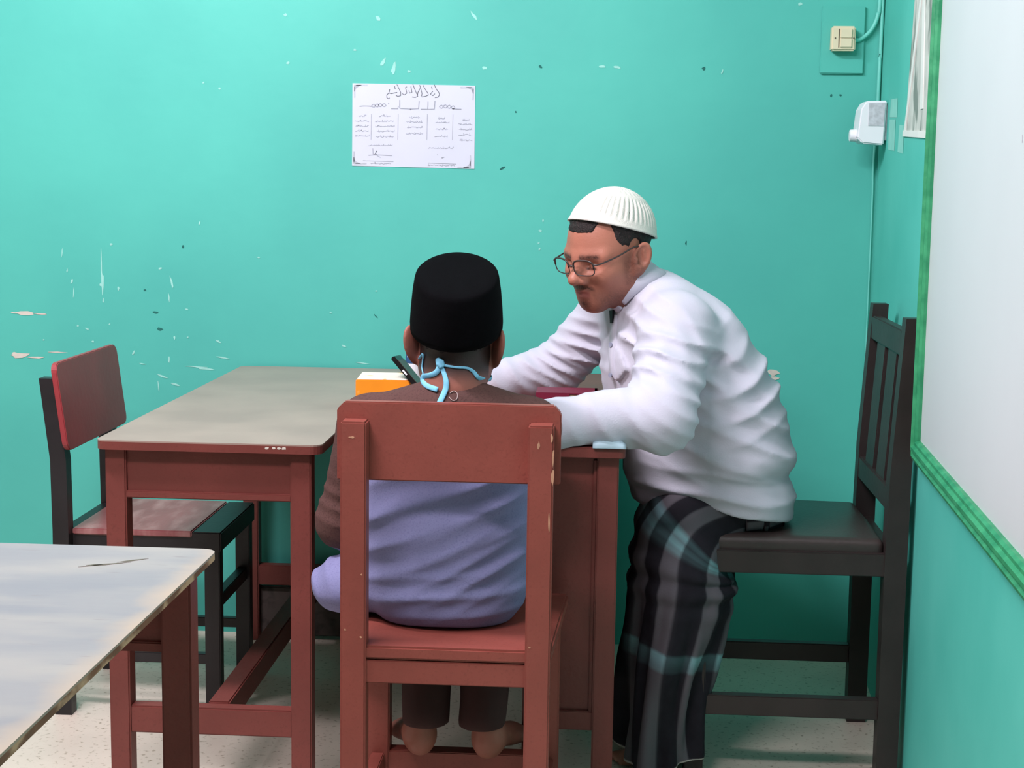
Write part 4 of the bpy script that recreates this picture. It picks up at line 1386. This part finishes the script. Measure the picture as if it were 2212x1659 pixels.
for i in range(m_ - 1):
    for k in range(NU):
        a0, b0_ = i * NU + k, i * NU + (k + 1) % NU
        Fc.append((a0, b0_, b0_ + NU, a0 + NU))
Fc.append([k for k in range(NU)][::-1])
ms = mat('plaid_sarong_cloth', (34, 32, 38), 0.9, 0.1, 40, 0.15, 300, spec=0.15)
attr_mix(ms, 'warp', (118, 114, 120))
attr_mix(ms, 'weft', (128, 176, 182))
attr_mix(ms, 'hem', (196, 190, 182))
sar = raw('sarong', V, Fc, ms, man, smooth=True)
UV = np.array(UV)
per = np.abs(((UV[:, 0] * 9 + 0.12) % 1.0) - 0.5) * 2
warp = sst(0.50, 0.60, per) * 0.52


def bandv(v, c, w):
    d = (v - c) / w
    inb = sst(1.0, 0.9, np.abs(d))
    return inb * (0.45 + 0.55 * (0.5 + 0.5 * np.cos(d * 20)))


weft = np.zeros(len(UV))
for cband in (0.237, 0.477):
    weft = np.maximum(weft, bandv(UV[:, 1], cband, 0.022) * (0.16 + 0.54 * (warp > 0.3)))
set_attr(sar, 'warp', warp)
set_attr(sar, 'weft', weft)
set_attr(sar, 'hem', sst(arc - 0.006, arc - 0.003, UV[:, 1]) * 0.8)
sd = sar.modifiers.new('cloth', 'SOLIDIFY'); sd.thickness = 0.003

# ------------------------------------------------------------------ the boy
BB = (-0.28, 2.84, 0.47)
BH = np.array((-0.278, 2.872, 0.984))
BRm = frame((0.03, 1.0, -0.08), (0.02, 0.08, 1.0))
BS = 0.93


def bloc(L):
    return BH + (np.asarray(L, float) * BS) @ BRm


def f_boy_head(P):
    q = [v / BS for v in rot_P(P, BH, BRm)]
    d = smax(f_head(q, 0.084, 0.010, 0.98), q[2] - 0.095, 0.03) * BS
    nk = s_chain(P, [bloc((-0.03, 0, -0.05)), (-0.280, 2.835, 0.90), (-0.282, 2.835, 0.84)], [0.050, 0.050, 0.062], 0.03)
    return smin(d, nk, 0.035)


V1, Q1 = iso(f_boy_head, (-0.42, 2.70, 0.80), (-0.14, 3.02, 1.14), 0.0028)
LSH, LEL, LWR = (-0.436, 2.835, 0.824), (-0.488, 2.870, 0.635), (-0.405, 3.075, 0.800)
RSH, REL, RWR = (-0.134, 2.845, 0.826), (-0.150, 2.930, 0.690), (-0.305, 3.075, 0.800)
FTL, FTR = (-0.335, 2.895, 0.153), (-0.222, 2.890, 0.153)
RFL, RFR = frame((-0.42, 0.9, 0.0), (0, 0, 1)), frame((0.42, 0.9, 0.0), (0, 0, 1))


def f_boy_low(P):
    d = s_chain(P, [(-0.285, 2.80, 0.56), (-0.285, 2.81, 0.70), (-0.283, 2.83, 0.83)], [0.085, 0.08, 0.07], 0.05)
    for a, b, c in ((LSH, LEL, LWR), (RSH, REL, RWR)):
        d = smin(d, s_chain(P, [a, b, c], [0.034, 0.028, 0.021], 0.02), 0.02)
    for x0, ft, R, s in ((-0.345, FTL, RFL, 1), (-0.225, FTR, RFR, -1)):
        kn = (x0, 3.10, 0.535)
        d = smin(d, s_chain(P, [(x0, 2.84, 0.525), kn, ((x0 + ft[0]) / 2, 3.0, 0.36), (ft[0], ft[1] + 0.03, 0.235)], [0.048, 0.040, 0.034, 0.026], 0.02), 0.03)
    return d


V2, Q2 = iso(f_boy_low, (-0.56, 2.66, 0.14), (-0.06, 3.16, 0.92), 0.008)


def f_boy_feet(P):
    return np.minimum(foot_sdf(P, FTL, RFL, 0.80, -1, 0.12), foot_sdf(P, FTR, RFR, 0.80, 1, 0.12))


V3, Q3 = iso(f_boy_feet, (-0.50, 2.85, 0.14), (-0.06, 3.13, 0.32), 0.0038)


def f_boy_hands(P):
    return np.minimum(hand_sdf(P, (-0.402, 3.092, 0.786), frame((0.10, 0.99, -0.02), (0, 0, 1)), 0.82, 0.3, -1),
                      hand_sdf(P, (-0.308, 3.092, 0.786), frame((-0.05, 0.99, -0.02), (0, 0, 1)), 0.82, 0.3, 1))


V4, Q4 = iso(f_boy_hands, (-0.48, 3.03, 0.75), (-0.22, 3.29, 0.84), 0.0034)
n1, n2, n3 = len(V1), len(V2), len(V3)
V = np.concatenate([V1, V2, V3, V4]); Q = np.concatenate([Q1, Q2 + n1, Q3 + n1 + n2, Q4 + n1 + n2 + n3])
boy = raw('person', V, Q, MT['skin_b'], None, BB, smooth=True)
tag(boy, 'boy in black cap and brown shirt seen from behind on the chair', 'person')
q = ((V1 - BH) @ BRm.T) / BS
x, y, z = q[:, 0], q[:, 1], q[:, 2]
fade = sst(0.045, 0.025, x) * sst(-0.090, -0.048, z) * (np.abs(y) < 0.071)
set_attr(boy, 'hairmask', np.concatenate([np.clip(fade * 0.95, 0, 0.95), np.zeros(len(V) - n1)]))


def f_boy_hair(P):
    q = [v / BS for v in rot_P(P, BH, BRm)]
    d = s_ell(q, (-0.014, 0, 0.040), (0.104, 0.0795, 0.090)) - 0.0012 * (wob(q, 210, 1.0) + wob(q, 330, 2.0))
    keep = np.minimum(0.070 - q[2], np.maximum(q[0] - 0.038, -0.048 - q[2] + 0.3 * np.maximum(q[0] + 0.02, 0)))
    d = smax(d, keep, 0.012)
    for s in (1, -1):
        d = smax(d, -s_ell([q[0], q[1] - s * 0.082, q[2]], (-0.010, 0, -0.004), (0.024, 0.020, 0.038)), 0.004)
    return smax(d, q[2] - 0.090, 0.01) * BS


Vh, Qh = iso(f_boy_hair, (-0.42, 2.72, 0.90), (-0.14, 3.02, 1.14), 0.003)
raw('hair', Vh, Qh, MT['hair'], boy, smooth=True)

# black velvet cap: oval, tapering, flat crown, tipped back
BCc = np.array((-0.2765, 2.862, 1.012))
tl = math.radians(21)
CR = frame((-0.02, math.cos(tl), math.sin(tl)), (0.035, -math.sin(tl), math.cos(tl)))
prof = [(1.0, 0.0), (1.005, 0.012), (0.985, 0.040), (0.945, 0.075), (0.905, 0.098), (0.885, 0.1045), (0.84, 0.1075), (0.70, 0.1085), (0.45, 0.109), (0.2, 0.1092), (0.004, 0.1092)]
V, Fc = [], []
NT = 64
for r, h_ in prof:
    for k in range(NT):
        a = 2 * math.pi * k / NT
        px, py = 0.105 * r * math.cos(a), 0.0865 * r * math.sin(a)
        h3 = h_ * (1.0 + 0.06 * math.cos(a) * r)
        V.append(BCc + CR.T @ np.array((px, py, h3)))
for i in range(len(prof) - 1):
    for k in range(NT):
        Fc.append((i * NT + k, i * NT + (k + 1) % NT, (i + 1) * NT + (k + 1) % NT, (i + 1) * NT + k))
Fc.append([(len(prof) - 1) * NT + k for k in range(NT)])
cp = raw('velvet_cap', V, Fc, MT['velvet'], boy, smooth=True)
cs = cp.modifiers.new('cloth', 'SOLIDIFY'); cs.thickness = 0.003; cs.offset = -1

# shirt: brown yoke and sleeves, slate-blue body
B_f = [
    ((-0.28, 2.72, 0.66), (0.16, 0.10, 0.12), (-0.36, 0, 0.93), 0.055, 0.0110, 0.14, 1.3),
    ((-0.20, 2.72, 0.58), (0.10, 0.10, 0.07), (-0.50, 0, 0.86), 0.036, 0.0095, 0.12, 2.1),
    ((-0.30, 2.72, 0.53), (0.14, 0.10, 0.05), (-0.08, 0, 1.0), 0.040, 0.0080, 0.12, 3.7),
    ((-0.48, 2.87, 0.66), (0.06, 0.07, 0.06), (0.3, 0, 0.95), 0.030, 0.0055, 0.15, 4.4),
    ((-0.53, 2.83, 0.53), (0.05, 0.08, 0.06), (0.9, 0, 0.4), 0.035, 0.0050, 0.10, 5.2),
]


def f_bshirt(P):
    Pq = [(P[0] + 0.285) / 1.42 - 0.285, P[1], P[2]]
    t = s_chain(Pq, [(-0.285, 2.795, 0.540), (-0.285, 2.800, 0.66), (-0.284, 2.815, 0.76), (-0.282, 2.825, 0.810)], [0.108, 0.102, 0.096, 0.070], 0.05)
    t = smin(t, s_cap(P, LSH, (-0.300, 2.83, 0.868), 0.054, 0.052), 0.04)
    t = smin(t, s_cap(P, RSH, (-0.262, 2.83, 0.868), 0.054, 0.052), 0.04)
    t = smin(t, s_ell(P, (-0.470, 2.835, 0.520), (0.075, 0.085, 0.055)), 0.03)          # cloth bunched over the left hip
    a = s_chain(P, [LSH, LEL, LWR], [0.060, 0.050, 0.032], 0.03)
    b = s_chain(P, [RSH, REL, RWR], [0.056, 0.046, 0.032], 0.03)
    d = smin(smin(t, a, 0.018), b, 0.018) - folds(P, B_f)
    d = smax(d, 0.4705 + 0.010 * np.exp(-((P[1] - 2.69) / 0.03) ** 2) - P[2], 0.006)
    d = smax(d, -(P[1] - 2.664), 0.004)                     # leans on the back board
    d = smax(d, P[1] - 3.085, 0.004)
    d = np.where((P[1] > 3.0) & (P[2] > 0.7), smax(d, 0.766 - P[2], 0.006), d)
    nk = s_cap(P, (-0.281, 2.835, 0.90), (-0.28, 2.85, 1.0), 0.048, 0.052)
    return smax(d, -nk, 0.006)


Vs, Qs = iso(f_bshirt, (-0.58, 2.64, 0.45), (-0.05, 3.11, 0.95), 0.005)
fcen = Vs[Qs].mean(1)
da = s_chain([fcen[:, 0], fcen[:, 1], fcen[:, 2]], [LSH, LEL, LWR], [0.058, 0.048, 0.032])
db = s_chain([fcen[:, 0], fcen[:, 1], fcen[:, 2]], [RSH, REL, RWR], [0.056, 0.046, 0.032])
isbrown = (fcen[:, 2] > 0.792) | ((fcen[:, 0] < -0.425) & (fcen[:, 2] > 0.60)) | ((np.minimum(da, db) < 0.006) & ((fcen[:, 1] > 2.81) | (fcen[:, 2] > 0.70)) & (fcen[:, 2] > 0.585))
raw('shirt', Vs, Qs, MT['brown'], boy, smooth=True, mats=[MT['blue'], MT['brown']], midx=isbrown.astype(int))


# collar of the shirt
V, Fc = [], []
NTc = 48
pr = ((0.000, 0.056), (0.018, 0.053), (0.030, 0.0525), (0.030, 0.0495), (0.0, 0.051))
for hh, rr_ in pr:
    for k in range(NTc):
        a = 2 * math.pi * k / NTc
        V.append((-0.281 + rr_ * math.cos(a), 2.836 + rr_ * 1.02 * math.sin(a), 0.884 + hh + 0.006 * -math.sin(a)))
for i in range(len(pr)):
    for k in range(NTc):
        a, b_ = i * NTc + k, ((i + 1) % len(pr)) * NTc + k
        Fc.append((a, i * NTc + (k + 1) % NTc, ((i + 1) % len(pr)) * NTc + (k + 1) % NTc, b_))
raw('collar', V, Fc, MT['brown'], boy, smooth=True)


# trousers
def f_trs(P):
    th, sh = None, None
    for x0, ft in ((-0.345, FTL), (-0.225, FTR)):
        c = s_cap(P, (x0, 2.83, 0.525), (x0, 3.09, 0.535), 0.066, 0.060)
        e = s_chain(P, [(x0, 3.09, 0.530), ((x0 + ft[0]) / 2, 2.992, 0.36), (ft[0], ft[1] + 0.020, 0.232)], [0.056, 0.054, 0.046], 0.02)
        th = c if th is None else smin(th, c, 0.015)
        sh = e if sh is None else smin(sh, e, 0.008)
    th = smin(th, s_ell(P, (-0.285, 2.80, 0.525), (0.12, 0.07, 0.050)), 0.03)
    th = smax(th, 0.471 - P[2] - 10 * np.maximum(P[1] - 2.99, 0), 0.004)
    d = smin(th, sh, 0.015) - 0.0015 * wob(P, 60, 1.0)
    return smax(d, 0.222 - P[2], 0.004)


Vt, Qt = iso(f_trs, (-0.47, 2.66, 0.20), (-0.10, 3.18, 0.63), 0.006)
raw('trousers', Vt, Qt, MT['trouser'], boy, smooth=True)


# face mask with its ties
def f_mask(P):
    q = [v / BS for v in rot_P(P, BH, BRm)]
    d = f_head(q)
    sh = np.abs(d - 0.006) - 0.0016
    sh = smax(sh, 0.045 - q[0], 0.003)
    sh = smax(sh, q[2] + 0.010, 0.003)
    sh = smax(sh, -0.110 - q[2], 0.003)
    return sh * BS


Vm, Qm = iso(f_mask, (-0.38, 2.88, 0.86), (-0.17, 3.02, 1.03), 0.003)
mk = raw('face_mask', Vm, Qm, MT['tie'], boy, smooth=True)


def f_nape(P):
    return np.minimum(f_boy_head(P), f_bshirt(P))


def on_nape(px, pz, lift=0.003):
    p = trace(f_nape, (px, 2.60, pz), (0, 1, 0), 90)
    return (p[0], p[1] - lift, p[2])


LT = [on_nape(*p) for p in ((-0.334, 0.962), (-0.335, 0.950), (-0.336, 0.936), (-0.331, 0.922))]
tube('mask_tie', [bloc((0.05, 0.070, -0.03)), bloc((0.01, 0.076, -0.045))] + LT, 0.0042, MT['tie'], boy, 10, 0.35)
RT = [on_nape(*p) for p in ((-0.292, 0.948), (-0.270, 0.945), (-0.250, 0.943), (-0.238, 0.935), (-0.228, 0.922))]
tube('mask_tie', RT + [bloc((0.02, -0.072, -0.075)), bloc((0.055, -0.060, -0.06))], [0.0022, 0.0022, 0.0024, 0.0036, 0.0042, 0.0042, 0.004], MT['tie'], boy, 10, 0.35)
KN = [on_nape(*p, 0.005) for p in ((-0.304, 0.960), (-0.299, 0.952), (-0.294, 0.944))]
tube('tie_knot', KN, [0.004, 0.0085, 0.006], MT['tie'], boy, 8, 0.8)
BW = [on_nape(*p, 0.005) for p in ((-0.300, 0.944), (-0.306, 0.934), (-0.318, 0.928), (-0.332, 0.923), (-0.334, 0.914), (-0.322, 0.908), (-0.302, 0.904))]
tube('tie_loop', BW, 0.0050, MT['tie'], boy, 10, 0.35)
TL = [on_nape(*p, 0.004) for p in ((-0.296, 0.944), (-0.290, 0.932), (-0.286, 0.918), (-0.287, 0.905), (-0.293, 0.890), (-0.299, 0.875), (-0.303, 0.860))]
tube('tie_tail', TL, [0.0040, 0.0044, 0.0050, 0.0054, 0.0054, 0.0054, 0.0054], MT['tie'], boy, 10, 0.35)
TH = [on_nape(*p, 0.0015) for p in ((-0.279, 0.898), (-0.272, 0.902), (-0.265, 0.897), (-0.266, 0.888), (-0.273, 0.886), (-0.280, 0.892))]
tube('loose_thread', TH, 0.0008, MT['thread'], boy, 6)
for o in bpy.data.objects:
    if '_org' in o: del o['_org']
